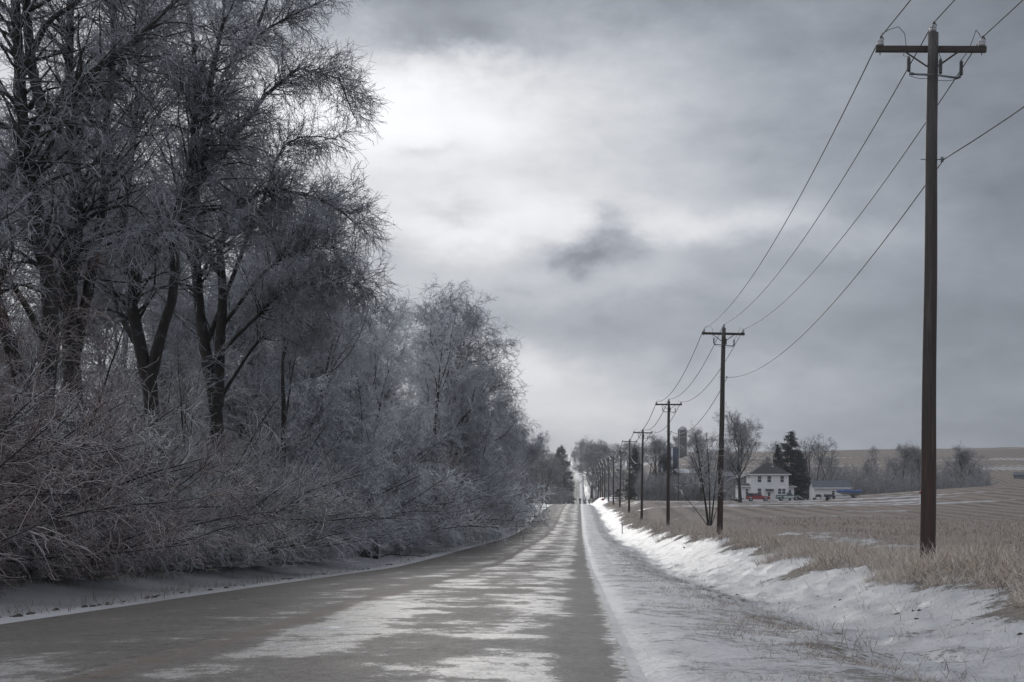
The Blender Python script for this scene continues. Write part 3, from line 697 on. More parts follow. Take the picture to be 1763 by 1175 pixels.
def pole(loc, label, tilt, detail, yaw):
    e = empty('utility_pole', loc, yaw, label, 'utility pole', 'utility poles in a row along the right side of the road')
    e.rotation_euler = (0, tilt, yaw)
    rng = random.Random(int(loc[1]))
    n = 14 if detail else 8
    hs = np.linspace(-.4, HP, 22 if detail else 5); MB().tube([(0.006*math.sin(h*1.3) if detail else 0, 0.006*math.cos(h*.9) if detail else 0, h) for h in hs], [.158-.0050*h for h in hs], n).build('shaft', M_pole, e, True)
    MB().box(-HALF, .110, ARM-.06, HALF, .205, ARM+.06).build('crossarm', M_arm, e, bevel=.008 if detail else 0)
    for s in (-1, 1):
        MB().tube([(s*.56, .10, ARM-.05), (s*.09, .02, ARM-.40)], .019, 4).build('brace', M_arm, e)
    for (x, y, z) in INS:
        m = MB(); yy = y+.175 if x else y
        m.lathe((x, yy, z), [(.035, 0), (.07, .015), (.078, .05), (.06, .07), (.075, .08), (.07, .11), (.045, .125), (.045, .15), (.03, .165)], 14 if detail else 6)
        o = m.build('insulator', M_porc, e, True)
        MB().tube([(x, yy, z-.18 if x else z-.3), (x, yy, z+.01)], .013, 5).build('pin', M_steel, o)
        if detail: MB().tube([(x, yy-.09, z+.165), (x, yy+.09, z+.17)], .022, 6).tube([(x+.03, yy-.02, z+.19), (x+.07, yy-.02, z+.12), (x+.09, yy-.02, z+.16)], .012, 5).build('line_clamp', M_poly, o)
    if detail:
        # bracket with three fuse cutouts
        zb = ARM-.63
        MB().tube([(-.42, -.16, zb+.03), (-.05, -.2, zb)], .022, 6).tube([(.05, -.2, zb), (.42, -.16, zb-.04)], .022, 6).tube([(-.50, -.16, zb+.05), (-.42, -.16, zb+.03)], .034, 6).tube([(.42, -.16, zb-.04), (.52, -.16, zb-.01)], .034, 6).build('cutout_bracket', M_steel, e, True)
        for x, z0 in ((-.51, zb+.07), (.12, zb+.03), (.53, zb+.0)):
            prof = [(.022, 0)]
            for q in range(8): prof += [(.030, .02+q*.032), (.043, .03+q*.032), (.030, .040+q*.032)]
            prof += [(.03, .28), (.015, .31)]
            MB().lathe((x, -.17, z0), prof, 10).build('fuse_cutout', M_poly, e, True)
        def sagc(a, b, up, n=10):
            a, b = np.array(a), np.array(b); return [a+(b-a)*t+np.array((0, 0, up*4*t*(1-t))) for t in np.linspace(0, 1, n)]
        w = MB(); w.tube([(-1.0, .15, ARM+.30), (-.86, .10, ARM+.37), (-.72, -.17, ARM+.34), (-.60, -.18, ARM+.20), (-.57, -.18, ARM-.02), (-.62, -.18, ARM-.25), (-.51, -.17, zb+.38)], .007, 5).build('jumper_wire', M_wire, e, True); w = MB()
        w.tube([(1.02, .15, ARM+.22), (.94, .10, ARM+.31), (.82, -.16, ARM+.28), (.74, -.18, ARM+.05), (.64, -.18, ARM-.18), (.53, -.17, zb+.31)], .007, 5).build('jumper_wire', M_wire, e, True); w = MB()
        w.tube([(0, -.02, HP+.15), (-.05, -.18, HP+.08), (-.02, -.2, HP-.2), (.06, -.2, HP-.4), (.12, -.18, zb+.34)], .007, 5).build('jumper_wire', M_wire, e, True); w = MB()
        w.tube(sagc((-.5, -.16, zb+.0), (-.05, -.2, zb-.05), -.04), .006, 4).tube(sagc((.05, -.2, zb-.1), (.5, -.16, zb-.05), -.03), .006, 4)
        w.build('ground_lead', M_wire, e, True)
    MB().tube([(-.22, 0, NEU[2]), (.25, 0, NEU[2])], .011, 5).lathe((NEU[0]-.03, 0, NEU[2]-.05), [(.02, 0), (.035, .01), (.022, .05), (.035, .09), (.02, .10)], 8).build('neutral_spool', M_steel, e, True)
    return e
raw = [(28.5, 1597, 968, 1606), (73.5, 1239, 896, 1246), (118.5, 1150, 910, 1151.5), (163.5, 1104.5, 900, 1107), (208.5, 1083, 881.6, 1084), (253.5, 1067, 878, 1069),
       (298.5, 1056, 872, 1056.5), (343.5, 1048, 864, 1048.4), (388.5, 1041, 858, 1041.5), (433.5, 1037, 856, 1037.3), (478.5, 1033.6, 855, 1034), (523.5, 1030, 855, 1030.3),
       (568.5, 1026.5, 856, 1027), (613.5, 1025, 855, 1025.2), (660, 1022.5, 855, 1022.6), (710, 1020.5, 852, 1020.6)]
attach = [[], [], [], []]
def anchors(e):
    bpy.context.view_layer.update(); M = e.matrix_world
    from mathutils import Vector
    for k, (x, y, z) in enumerate(INS): attach[k].append(np.array(M @ Vector((x, y+.175 if x else y, z+.175))))
    attach[3].append(np.array(M @ Vector((NEU[0]+.0, 0, NEU[2]))))
near_ord = ['nearest the camera, reddish foot', 'second, beside the saplings'] + [ORD[i]+' from the camera' for i in range(2, 18)]
pole_list = []
for i, (Y, bx, by, tx) in enumerate(raw):
    X = (bx-VX)*Y/F; zb = CZ+(HZ-by)*Y/F; tilt = math.atan((tx-bx)*Y/F/HP)
    zb = min(zb, gz(X, Y)+.12) if i else zb
    e = pole((X, Y, zb), 'wooden utility pole with crossarm, '+near_ord[i]+' in the roadside row', tilt, i < 4, 0.0 if i else R(-1.0))
    pole_list.append(e)
# one pole stands behind the camera and carries the near spans
e = pole((7.0, -16.5, .3), 'wooden utility pole behind the camera in the roadside row', 0, False, 0)
anchors(e)
for q in pole_list: anchors(q)
for k, nm in enumerate(['left', 'middle', 'right', 'lower neutral']):
    m = MB(); pts = []
    A = attach[k]
    for a, b in zip(A[:-1], A[1:]):
        s = 1.0 if k < 3 else 1.15
        s *= (np.linalg.norm(b-a)/45)**2
        nn = 22
        for t in np.linspace(0, 1, nn)[:-1]:
            p = a*(1-t)+b*t; p[2] -= s*4*t*(1-t); pts.append(p)
    pts.append(A[-1])
    rad = [max(.013, .00021*p[1]) for p in pts]
    o = m.tube(pts, rad, 5).build('power_line', M_wire, None, True)
    tag(o, {'left': 'dark power line on the left insulators of all the poles', 'middle': 'dark power line along the pole tops', 'right': 'dark power line on the right insulators of all the poles', 'lower neutral': 'lowest wire, fixed low on the right side of the poles'}[nm], 'power line', 'power lines strung along the poles')
# inspection tag on the first pole
p1 = pole_list[0]
MB().box(-.168, -.05, 1.17, -.158, .05, 1.36).build('tag', M_white, p1).name = 'tag_plate'
MB().box(-.170, -.05, 1.362, -.157, .05, 1.41).build('tag_top', M_redp, p1)
# ------------------------------------------------------------------ farm
M_siding = simple('white_siding', (0.72, 0.73, 0.76), .6, var=.05, scale=2)
M_trim = simple('white_trim', (0.74, 0.75, 0.78), .5, var=.04)
M_roofd = simple('dark_shingle', (0.032, 0.034, 0.040), .8, var=.3, scale=3)
M_roofb = simple('blue_grey_shingle', (0.070, 0.082, 0.10), .7, var=.2, scale=4)
M_glass = simple('window_glass', (0.05, 0.06, 0.075), .12, var=.3)
M_black = simple('black_rubber', (0.018, 0.018, 0.02), .7, var=.2)
M_rim = simple('wheel_rim', (0.30, 0.31, 0.33), .35, metal=.6)
M_redcar = simple('red_car_paint', (0.22, 0.014, 0.018), .3, var=.1, coat=.6)
M_green = simple('green_car_paint', (0.012, 0.075, 0.075), .35, var=.1, coat=.5)
M_wcar = simple('white_car_paint', (0.42, 0.46, 0.48), .35, var=.06, coat=.5)
M_dkcap = simple('dark_camper_shell', (0.025, 0.032, 0.045), .4, var=.1)
M_blue = simple('blue_tarpaulin', (0.012, 0.05, 0.19), .5, var=.25, scale=3, bump=.05)
M_concrete = simple('silo_concrete', (0.06, 0.058, 0.06), .85, var=.3, scale=.6)
M_dome = simple('silo_dome', (0.30, 0.31, 0.33), .4, metal=.5, var=.2)
M_bsilo = simple('blue_enamel_steel', (0.012, 0.030, 0.085), .35, var=.2, scale=.7)
M_barn = simple('weathered_barn_metal', (0.085, 0.095, 0.115), .6, var=.25, scale=.8)
M_barn2 = simple('weathered_barn_board', (0.12, 0.115, 0.12), .8, var=.3, scale=.8)
M_snowroof = simple('snowy_roof', (0.48, 0.49, 0.53), .7, var=.15, scale=.5)
M_dark = simple('dark_iron', (0.03, 0.028, 0.028), .6, var=.3)

HX, HY, _hz = on(1325.2, 290)
def ux(a): return (a-530)*.0168
def uz(b): return (655-b)*.0168
house = empty('farmhouse', (HX, HY, gz(HX, HY)-.02), 0, 'white two-storey farmhouse with a dark hipped roof and low side wings', 'house')
W = MB().box(-3.86, 0, -.3, 3.86, 7.8, 5.5); wall = W.build('wall', M_siding, house)
W = MB()
for i in range(26): W.box(-3.868, -.010, .15+i*.205, 3.868, .004, .165+i*.205)
W.build('siding_lap', M_trim, wall)
def hip(m, x0, y0, x1, y1, z0, z1, o=.45, fas=.16):
    cx, cy = (x0+x1)/2, (y0+y1)/2
    a = [(x0-o, y0-o), (x1+o, y0-o), (x1+o, y1+o), (x0-o, y1+o)]
    m.add([(p[0], p[1], z0) for p in a]+[(p[0], p[1], z0+.03) for p in a]+[(cx-.25, cy, z1), (cx+.25, cy, z1)],
          [(3, 2, 1, 0), (0, 1, 5, 4), (1, 2, 6, 5), (2, 3, 7, 6), (3, 0, 4, 7), (4, 5, 9, 8), (5, 6, 9), (6, 7, 8, 9), (7, 4, 8)])
rf = MB(); hip(rf, -3.86, 0, 3.86, 7.8, 5.5, 8.1); roof = rf.build('roof', M_roofd, house)
e_ = MB()
e_.box(-4.35, -.50, 5.36, 4.35, -.452, 5.54).box(-4.35, -.45, 5.40, -4.312, 8.3, 5.54).box(4.312, -.45, 5.40, 4.35, 8.3, 5.54).build('eave', M_trim, roof)
MB().box(.75, 2.2, 6.7, 1.05, 2.5, 7.3).build('vent', M_trim, roof)
MB().tube([(-.1, 3.9, 7.9), (-.1, 3.9, 9.1)], .03, 5).tube([(-.5, 3.9, 8.9), (.35, 3.9, 9.0)], .02, 4).build('antenna', M_dark, roof)
def window(x0, x1, z0, z1, parent, y=0.0, double=False):
    f = MB(); t = .09; o = .05
    f.box(x0-t, y-o, z0-t, x0, y+.02, z1+t).box(x1, y-o, z0-t, x1+t, y+.02, z1+t).box(x0, y-o, z1, x1, y+.02, z1+t).box(x0-.02, y-o-.04, z0-t, x1+.02, y+.02, z0)
    zm = (z0+z1)/2; f.box(x0, y-.035, zm-.03, x1, y+.02, zm+.03)
    if double: xm = (x0+x1)/2; f.box(xm-.07, y-.045, z0, xm+.07, y+.02, zm-.03).box(xm-.07, y-.045, zm+.03, xm+.07, y+.02, z1)
    w_ = f.build('window', M_trim, parent)
    MB().box(x0, y-.018, z0, x1, y+.015, zm-.03).box(x0, y-.018, zm+.03, x1, y+.015, z1).build('pane', M_glass, w_)
for a, b in ((380, 432), (497, 550), (655, 705)): window(ux(a)+.06, ux(b)-.06, 3.9, 5.12, house)
window(ux(380)+.06, ux(430)-.06, 1.42, 2.6, house); window(ux(628)+.06, ux(725)-.06, 1.5, 2.55, house, double=True)
dr = MB().box(ux(500)-.05, -.05, .1, ux(540)+.1, .01, 2.08).build('door', M_trim, house)
MB().box(ux(508), -.07, 1.0, ux(535), -.045, 1.8).build('pane', M_glass, dr)
MB().prism([(0, 0), (0, .0)], 0, 0) if False else None
aw = MB(); x0, x1 = ux(475), ux(575)
aw.add([(x0, 0.02, 2.5), (x1, 0.02, 2.5), (x1, -1.0, 2.18), (x0, -1.0, 2.18), (x0, 0.02, 2.42), (x1, 0.02, 2.42), (x1, -1.0, 2.12), (x0, -1.0, 2.12)], [(0, 3, 2, 1), (4, 5, 6, 7), (3, 7, 6, 2), (0, 4, 7, 3), (1, 2, 6, 5)])
aw.build('door_awning', M_roofd, house)
MB().box(-.75, -1.0, -.2, .75, -.01, .1).build('door_step', M_concrete, house)
# left wing
lw = MB().box(-6.4, .6, -.3, -3.87, 5.2, 2.95).build('side_wing', M_siding, house)
MB().add([(-6.9, .1, 3.0), (-3.88, .1, 3.0), (-3.88, 5.6, 3.0), (-6.9, 5.6, 3.0), (-6.9, .1, 3.16), (-3.88, .1, 3.2), (-3.88, 3.2, 3.75), (-5.0, 3.2, 3.75), (-6.9, 5.6, 3.16), (-3.88, 5.6, 3.2)],
         [(3, 2, 1, 0), (0, 1, 5, 4), (4, 5, 6, 7), (4, 7, 8), (7, 6, 9, 8), (3, 8, 9, 2), (0, 4, 8, 3), (1, 2, 9, 6, 5)]).build('wing_roof', M_roofd, lw)
MB().box(-6.92, .04, 2.93, -3.87, .095, 3.14).build('wing_eave', M_trim, lw)
window(-4.85, -4.3, 1.5, 2.5, house, y=.6)
# right wing
rw = MB().box(3.87, 1.2, -.3, 5.15, 5.0, 2.95).build('side_wing', M_siding, house)
MB().add([(3.88, .8, 2.95), (5.6, .8, 2.95), (5.6, 5.4, 2.95), (3.88, 5.4, 2.95), (3.88, .8, 3.1), (5.6, .8, 3.05), (5.6, 5.4, 3.05), (3.88, 5.4, 3.1), (3.88, 2.2, 3.8), (3.88, 4, 3.8)],
         [(3, 2, 1, 0), (0, 1, 5, 4), (1, 2, 6, 5), (2, 3, 7, 6), (4, 5, 8), (5, 6, 9, 8), (6, 7, 9), (0, 4, 8, 9, 7, 3)]).build('wing_roof', M_roofb, rw)
MB().box(3.9, .74, 2.88, 5.62, .795, 3.04).build('wing_eave', M_trim, rw)
dn = [(4.15+.22*math.cos(a)+.12, 2.1+.25*math.sin(a)) for a in np.linspace(0, math.pi, 7)]
MB().prism([(4.05, .1), (4.49, .1)]+dn, 1.16, 1.205).build('door', M_glass, house)

GXc, GYc, _g = on(1432.3, 284)
gar = empty('garage', (GXc, GYc, gz(GXc, GYc)), 0, 'low white garage with a blue-grey shingle roof, right of the farmhouse', 'garage')
MB().box(-3.55, 0, -.4, 3.6, 6.0, 2.3).build('wall', M_siding, gar)
r_ = MB(); r_.add([(-3.85, -.4, 2.12), (3.9, -.4, 2.12), (3.9, 3.0, 3.62), (-3.85, 3.0, 3.62), (-3.85, 6.4, 2.12), (3.9, 6.4, 2.12), (-3.85, -.4, 2.24), (3.9, -.4, 2.24), (3.9, 3.0, 3.76), (-3.85, 3.0, 3.76), (-3.85, 6.4, 2.24), (3.9, 6.4, 2.24)],
         [(0, 1, 2, 3), (3, 2, 5, 4), (7, 6, 9, 8), (8, 9, 10, 11), (0, 6, 7, 1), (4, 5, 11, 10), (0, 3, 9, 6), (3, 4, 10, 9), (1, 7, 8, 2), (2, 8, 11, 5)])
r_.build('roof', M_roofb, gar); MB().box(-3.87, -.47, 2.08, 3.92, -.405, 2.26).build('eave', M_trim, gar)
MB().add([(-3.6, .01, 2.3), (-3.6, 5.99, 2.3), (-3.6, 3, 3.55), (-3.5, .01, 2.3), (-3.5, 5.99, 2.3), (-3.5, 3, 3.55)], [(0, 2, 1), (3, 4, 5), (0, 1, 4, 3), (1, 2, 5, 4), (2, 0, 3, 5)]).build('gable', M_siding, gar)
window(.0, .55, .95, 1.6, gar)

def wheel(m_parent, x, y, r=.36):
    t = MB().lathe((x, y, r), [(r*.6, -.11), (r*.93, -.11), (r, -.06), (r, .06), (r*.93, .11), (r*.6, .11)], 18, axis='y').build('wheel', M_black, m_parent, True)
    MB().lathe((x, y, r), [(r*.15, -.125), (r*.55, -.118), (r*.6, -.10), (r*.6, .10), (r*.5, .12)], 14, axis='y').build('rim', M_rim, t, True)
def pickup(px, Y, L, label, body, lower, cap, cabc, dz=0):
    X, _, z = on(px, Y); e = empty('pickup_truck', (X, Y, z+dz), R(-2), label, 'pickup truck')
    h = L/2; w_ = .88
    prof = [(-h, .50), (-h+.02, 1.05), (h-1.45, 1.10), (h-.25, 1.0), (h-.02, .86), (h, .50)]
    arches = lambda cx: [(cx+.44, .5), (cx+.36, .72), (cx+.15, .85), (cx-.15, .85), (cx-.36, .72), (cx-.44, .5)]
    P = [(-h, .42), (-h+.02, 1.05), (h-1.5, 1.10), (h-.25, 1.0), (h-.02, .86), (h, .42)]+arches(h-.85)+arches(-h+1.0)
    b = MB(); b.prism(P[:6]+[(h-.41, .42)]+arches(h-.85)+[(h-1.29, .42), (-h+1.44, .42)]+arches(-h+1.0)+[(-h+.56, .42)], -w_, w_); b.build('body', body, e, bevel=.03)
    if lower: MB().box(-h+1.46, -w_-.012, .55, h-1.31, -w_+.01, .86).box(-h+.05, -w_-.012, .70, -h+.55, -w_+.01, .90).box(h-.40, -w_-.012, .62, h-.05, -w_+.01, .84).box(-h+.30, -w_-.012, .87, h-.4, -w_+.01, .95).build('side_panel', lower, e)
    c0 = h-3.25 if cap else h-2.75
    cabp = [(c0+.05, 1.08), (c0+.12, 1.58), (c0+.3, 1.66), (h-2.05, 1.66), (h-1.5, 1.10)]
    cb = MB().prism(cabp, -w_+.08, w_-.08).build('cab', cabc, e, bevel=.03)
    MB().prism([(c0+.2, 1.14), (c0+.24, 1.56), (h-2.1, 1.56), (h-1.72, 1.14)], -w_+.065, -w_+.085).build('side_window', M_glass, cb)
    MB().add([(h-1.53, -w_+.16, 1.15), (h-2.0, -w_+.16, 1.62), (h-2.0, w_-.16, 1.62), (h-1.53, w_-.16, 1.15)], [(0, 1, 2, 3)]).build('windscreen', M_glass, cb)
    if cap:
        cp = MB().prism([(-h+.03, 1.06), (-h+.10, 1.62), (c0+.02, 1.66), (c0+.02, 1.08)], -w_+.04, w_-.04).build('camper_shell', cap, e, bevel=.04)
        MB().prism([(-h+.35, 1.2), (-h+.38, 1.5), (c0-.25, 1.52), (c0-.25, 1.2)], -w_+.025, -w_+.045).build('side_window', M_glass, cp)
    else:
        MB().box(-h+.05, -w_+.02, 1.06, c0, -w_+.10, 1.14).box(-h+.05, w_-.10, 1.06, c0, w_-.02, 1.14).build('bed_rail', body, e)
    for x in (h-.85, -h+1.0):
        for y in (-w_+.1, w_-.1): wheel(e, x, y)
    MB().box(h-.02, -w_+.1, .45, h+.1, w_-.1, .6).box(-h-.1, -w_+.1, .45, -h+.0, w_-.1, .6).build('bumper', M_rim, e)
    for s in (-1, 1): MB().box(h-.05, s*.68-.12, .70, h+.01, s*.68+.12, .84).build('headlight', M_porc, e)
    return e
pickup(1304.6, 281, 4.75, 'red pickup truck with a dark camper shell, parked before the farmhouse', M_redcar, None, M_dkcap, M_redcar)
pickup(1356.8, 281, 4.8, 'green and white pickup truck parked right of the farmhouse door', M_green, M_wcar, None, M_green)
# boat on a trailer
X, Y, z = on(1461.5, 278)
bt = empty('covered_boat', (X, Y, z+.52), 0, 'boat under a rumpled blue tarpaulin standing on its trailer by the garage', 'boat')
sec = []
for t in np.linspace(0, 1, 13):
    xx = -2.35+4.6*t; wd = .95*min(1, (t/.42)**.6) if t > 0 else .03; keel = .10+.55*(1-min(1, t/.35))**2; g_ = .72+.12*(1-t)
    sec.append([(xx, -wd, g_), (xx, -wd*.86, g_-.28), (xx, -wd*.45, keel+.07), (xx, 0, keel), (xx, wd*.45, keel+.07), (xx, wd*.86, g_-.28), (xx, wd, g_)])
S = np.array(sec); n_, k_ = S.shape[:2]
MB().add(S.reshape(-1, 3), [(i*k_+j, i*k_+j+1, (i+1)*k_+j+1, (i+1)*k_+j) for i in range(n_-1) for j in range(k_-1)]+[tuple((n_-1)*k_+j for j in range(k_))]).build('hull', M_wcar, bt, True)
sec = []; rn = random.Random(3)
for t in np.linspace(0, 1, 16):
    xx = -2.42+4.72*t; wd = 1.0*min(1, (t/.42)**.6)+.03; g_ = .70+.12*(1-t); pk = .16+.22*math.sin(min(1, t*1.3)*math.pi)+(.18 if t > .86 else 0)+rn.uniform(-.04, .05)
    sec.append([(xx, -wd-.02, g_-.22+rn.uniform(-.05, .05)), (xx, -wd-.02, g_+.02), (xx, -wd*.5, g_+pk*.7), (xx, 0, g_+pk), (xx, wd*.5, g_+pk*.7), (xx, wd+.02, g_+.02), (xx, wd+.02, g_-.2)])
S = np.array(sec); n_, k_ = S.shape[:2]
MB().add(S.reshape(-1, 3), [(i*k_+j, (i+1)*k_+j, (i+1)*k_+j+1, i*k_+j+1) for i in range(n_-1) for j in range(k_-1)]+[tuple(range(k_))[::-1], tuple((n_-1)*k_+j for j in range(k_))]).build('boat_cover', M_blue, bt, True)
tr = empty('boat_trailer', (X, Y, z), 0, 'dark boat trailer under the boat with the blue tarpaulin', 'trailer')
MB().tube([(-3.2, 0, .42), (-1.5, 0, .42), (-1.2, -.7, .42), (2.0, -.7, .42)], .05, 5).tube([(-1.5, 0, .42), (-1.2, .7, .42), (2.0, .7, .42)], .05, 5).tube([(1.0, -.85, .36), (1.0, .85, .36)], .045, 5).tube([(-.8, -.7, .45), (-.8, 0, .55), (-.8, .7, .45)], .04, 5).tube([(-3.0, 0, .42), (-3.0, 0, 0)], .035, 5).build('frame', M_dark, tr)
for y in (-.9, .9): wheel(tr, 1.0, y, .30)
# small yard things
def yard(name, cat, label, px, Y, dz=0): X, _, z = on(px, Y); return empty(name, (X, Y, z+dz), 0, label, cat)
b = yard('trash_barrel', 'barrel', 'black burn barrel standing alone on the snowy lawn before the garage', 1424, 262)
MB().lathe((0, 0, 0), [(.29, 0), (.30, .02), (.30, .28), (.315, .30), (.30, .32), (.30, .58), (.315, .6), (.30, .62), (.30, .88), (.31, .9)], 16).build('drum', M_black, b, True)
MB().lathe((0, 0, .9), [(.32, 0), (.32, .04), (.1, .08)], 16).build('lid', M_dark, b, True)
g_ = yard('barbecue_grill', 'grill', 'covered black grill against the left end of the garage wall', 1409, 281)
MB().box(-.55, -.3, .55, .55, .3, .80).prism([(-.5, .80), (.5, .80), (.42, 1.05), (-.42, 1.05)], -.3, .3).build('hood', M_dark, g_)
for x in (-.48, .48):
    for y in (-.24, .24): MB().tube([(x, y, 0), (x, y, .56)], .03, 5).build('leg', M_dark, g_)
MB().box(.56, -.25, .74, .95, .25, .78).build('side_shelf', M_dark, g_)
u = yard('utility_cart', 'cart', 'grey utility cart with dark mesh sides below the garage window', 1427.5, 280)
MB().box(-.95, -.55, .42, .95, .55, .5).box(-.95, -.55, .5, -.9, .55, 1.0).box(.9, -.55, .5, .95, .55, 1.0).box(-.9, -.55, .5, .9, -.51, .92).box(-.9, .51, .5, .9, .55, .92).build('tray', M_barn, u)
MB().tube([(-.95, 0, .45), (-1.7, 0, .3)], .03, 5).build('drawbar', M_dark, u)
for y in (-.62, .62): wheel(u, 0, y, .27)
ty = yard('spare_tyre', 'tyre', 'old tyre leaning on the garage wall left of the boat', 1435.5, 283)
MB().lathe((0, .0, .33), [(.20, -.1), (.31, -.1), (.33, 0), (.31, .1), (.20, .1)], 18, axis='y').build('tread', M_black, ty, True)
MB().lathe((0, .0, .33), [(.08, -.06), (.20, -.07), (.20, .07), (.08, .06)], 14, axis='y').build('rim', M_rim, ty, True)
tp = yard('blue_bucket', 'bucket', 'small blue tub on the ground at the left corner of the garage', 1402, 279)
MB().lathe((0, 0, 0), [(.26, 0), (.33, .3), (.35, .31), (.33, .33), (.30, .33), (.24, .05)], 14).build('tub', M_blue, tp, True); MB().tube([(-.33, 0, .3), (-.2, -.1, .42), (.2, -.1, .42), (.33, 0, .3)], .015, 4).build('handle', M_rim, tp)
# garden tractor / plough behind the green truck
gt = yard('garden_tractor', 'tractor', 'small dark garden tractor standing between the green truck and the garage', 1385, 283)
MB().box(-.2, -.28, .45, .95, .28, .85).build('hood', M_dark, gt, bevel=.06); MB().box(-.8, -.3, .5, -.3, .3, .62).prism([(-.85, .6), (-.72, .6), (-.78, 1.05), (-.9, 1.05)], -.25, .25).build('seat', M_black, gt)
MB().tube([(-.1, 0, .8), (-.3, 0, 1.1)], .02, 5).lathe((-.3, 0, 1.1), [(.17, 0), (.19, .02), (.17, .04)], 10).build('steering_wheel', M_black, gt)
for y in (-.45, .45): wheel(gt, -.6, y, .34); wheel(gt, .7, y, .22)
bp_ = shrub_meshes(1.1, 231, 24, (160, 500, 900), r4=.02)
place('brush_pile', bp_, *on(1380, 286)[:2], 'brown tangle of brush right of the green truck', 'brush pile', None, 0, 1.0, M_bark, M_red, ST)
place('shrub', bp_, *on(1270, 284)[:2], 'small dark dome of shrub left of the red truck', 'shrub', None, 1, .85, M_bark, M_bark, ST)

# silos
def silo(px, Y, rad, top, label, mw, md, dome=True, bands=14, pipe=0):
    X, _, z = on(px, Y); H = CZ+(HZ-top)*Y/F-z; e = empty('silo', (X, Y, z-.3), 0, label, 'silo')
    hw = H-(rad*.95 if dome else .6)
    pr = []
    for i in range(bands):
        a = hw*i/bands; c = hw*(i+1)/bands; pr += [(rad, a), (rad, c-.12), (rad+.06, c-.10), (rad+.06, c)]
    MB().lathe((0, 0, 0), pr, 28).build('barrel', mw, e, True)
    if dome: MB().lathe((0, 0, hw), [(rad*math.cos(a)+.04, rad*.95*math.sin(a)) for a in np.linspace(0, math.pi/2*.97, 9)], 28).build('dome', md, e, True)
    else: MB().lathe((0, 0, hw), [(rad+.1, 0), (rad+.1, .15), (rad*.5, .5), (.3, .6)], 28).build('roof', md, e, True)
    if pipe: MB().tube([(pipe*rad*.5, -rad*.98, 0), (pipe*rad*.5, -rad*.98, hw)], .35, 8).build('pipe', M_trim, e)
    else: MB().tube([(-rad*.7, -rad*.8, 0), (-rad*.7, -rad*.8, hw)], .3, 6).build('chute', M_dome, e)
silo(1174.8, 850, 2.7, 733.5, 'tall grey concrete silo with a domed cap on the rise', M_concrete, M_dome, True)
silo(1158.5, 700, 2.9, 768, 'dark blue steel silo with a flat roof and a white pipe', M_bsilo, M_bsilo, False, pipe=-.4)
silo(1142, 704, 2.6, 763.5, 'dark silo with a pale dome, left of the blue silo', M_bsilo, M_dome, True, pipe=-.6)
def barn(px, Y, w_, dp, h, rh, label, mw, mr, rz=0):
    X, _, z = on(px, Y); e = empty('barn', (X, Y, z-.5), R(rz), label, 'barn', None)
    MB().prism([(-dp/2, 0), (-dp/2, h), (0, h+rh), (dp/2, h), (dp/2, 0)], -w_/2, w_/2).build('wall', mw, e)
    m = MB()
    for s in (-1, 1):
        m.add([(0, -w_/2-.4, h+rh+.25), (0, w_/2+.4, h+rh+.25), (s*(dp/2+.5), w_/2+.4, h-.15), (s*(dp/2+.5), -w_/2-.4, h-.15), (0, -w_/2-.4, h+rh+.05), (0, w_/2+.4, h+rh+.05), (s*(dp/2+.5), w_/2+.4, h-.35), (s*(dp/2+.5), -w_/2-.4, h-.35)],
              [(0, 1, 2, 3), (4, 7, 6, 5), (0, 3, 7, 4), (3, 2, 6, 7), (2, 1, 5, 6)])
    m.build('roof', mr, e)
    MB().box(-1.5, -w_/2-.06, 0, 1.5, -w_/2+.02, h*.8).build('door', M_dark, e)
barn(1288, 560, 7, 8, 4.8, 2.2, 'grey barn with a snowy gable, just above the farmhouse roof on its left', M_barn2, M_barn, 20)
barn(1238, 600, 13, 7, 4.6, 1.6, 'blue-grey metal shed left of the tall tree by the farmhouse', M_barn, M_barn, 80)
barn(1252, 650, 9, 8, 6.0, 2.0, 'taller blue-grey shed behind the metal shed', M_barn, M_barn2, 5)
barn(1186, 640, 14, 7, 3.4, 1.5, 'low shed with a snow-covered roof right of the blue silo', M_barn2, M_snowroof, 78)
barn(1063, 1180, 6.0, 6.5, 4.6, 2.4, 'small white house on the far rise right of the road', M_siding, M_roofb, 0)
barn(1756, 640, 5, 5, 1.9, 1.0, 'low dark shed at the right edge beyond the field crest', M_barn, M_roofb, 70)

# ------------------------------------------------------------------ evergreens
def conifer_meshes(H, Rb, seed, nb=260, npb=26, r=.03):
    rng = np.random.default_rng(seed); tm = TM(); cm = TM()
    T = grow(np.array([[0, 0, -.2]]), np.array([[0, 0, 1.]]), np.array([H]), 10, .01, .1, rng); tm.add(T, radii(np.array([H*.014]), np.array([.02]), 10), 8)
    t = rng.random(nb)**.85; z = H*(.06+.92*t); a = rng.random(nb)*6.283; env = Rb*(1-t)**.8*(.65+.5*rng.random(nb))+.25
    P = np.stack([np.zeros(nb), np.zeros(nb), z], 1); D = np.stack([np.cos(a), np.sin(a), -.10+.55*t], 1)
    B = grow(P, D, env, 7, .05, -.05, rng); B[:, -1, 2] += env*.04; B[:, -2, 2] += env*.01
    RB = radii(np.full(nb, .035), np.full(nb, .012), 7); tm.add(B, RB, 3)
    n = nb*npb; P, D, r_, tt, _ = spawn(B, RB, n, .12, 1, 25, 70, rng); D[:, 2] -= .45
    C = grow(P, D, (.30+.5*rng.random(n))*(1.25-.5*tt)*H/14, 3, .12, -.12, rng); cm.add(C, radii(np.full(n, r), np.full(n, r*.45), 3), 3)
    n2 = n*2; P, D, r_, tt, _ = spawn(C, radii(np.full(n, r), np.full(n, r*.5), 3), n2, .1, 1, 30, 70, rng)
    C = grow(P, D, (.12+.2*rng.random(n2))*H/14, 2, .1, -.1, rng); cm.add(C, radii(np.full(n2, r*.8), np.full(n2, r*.3), 2), 3)
    return tm.mesh('trunk'), cm.mesh('crown')
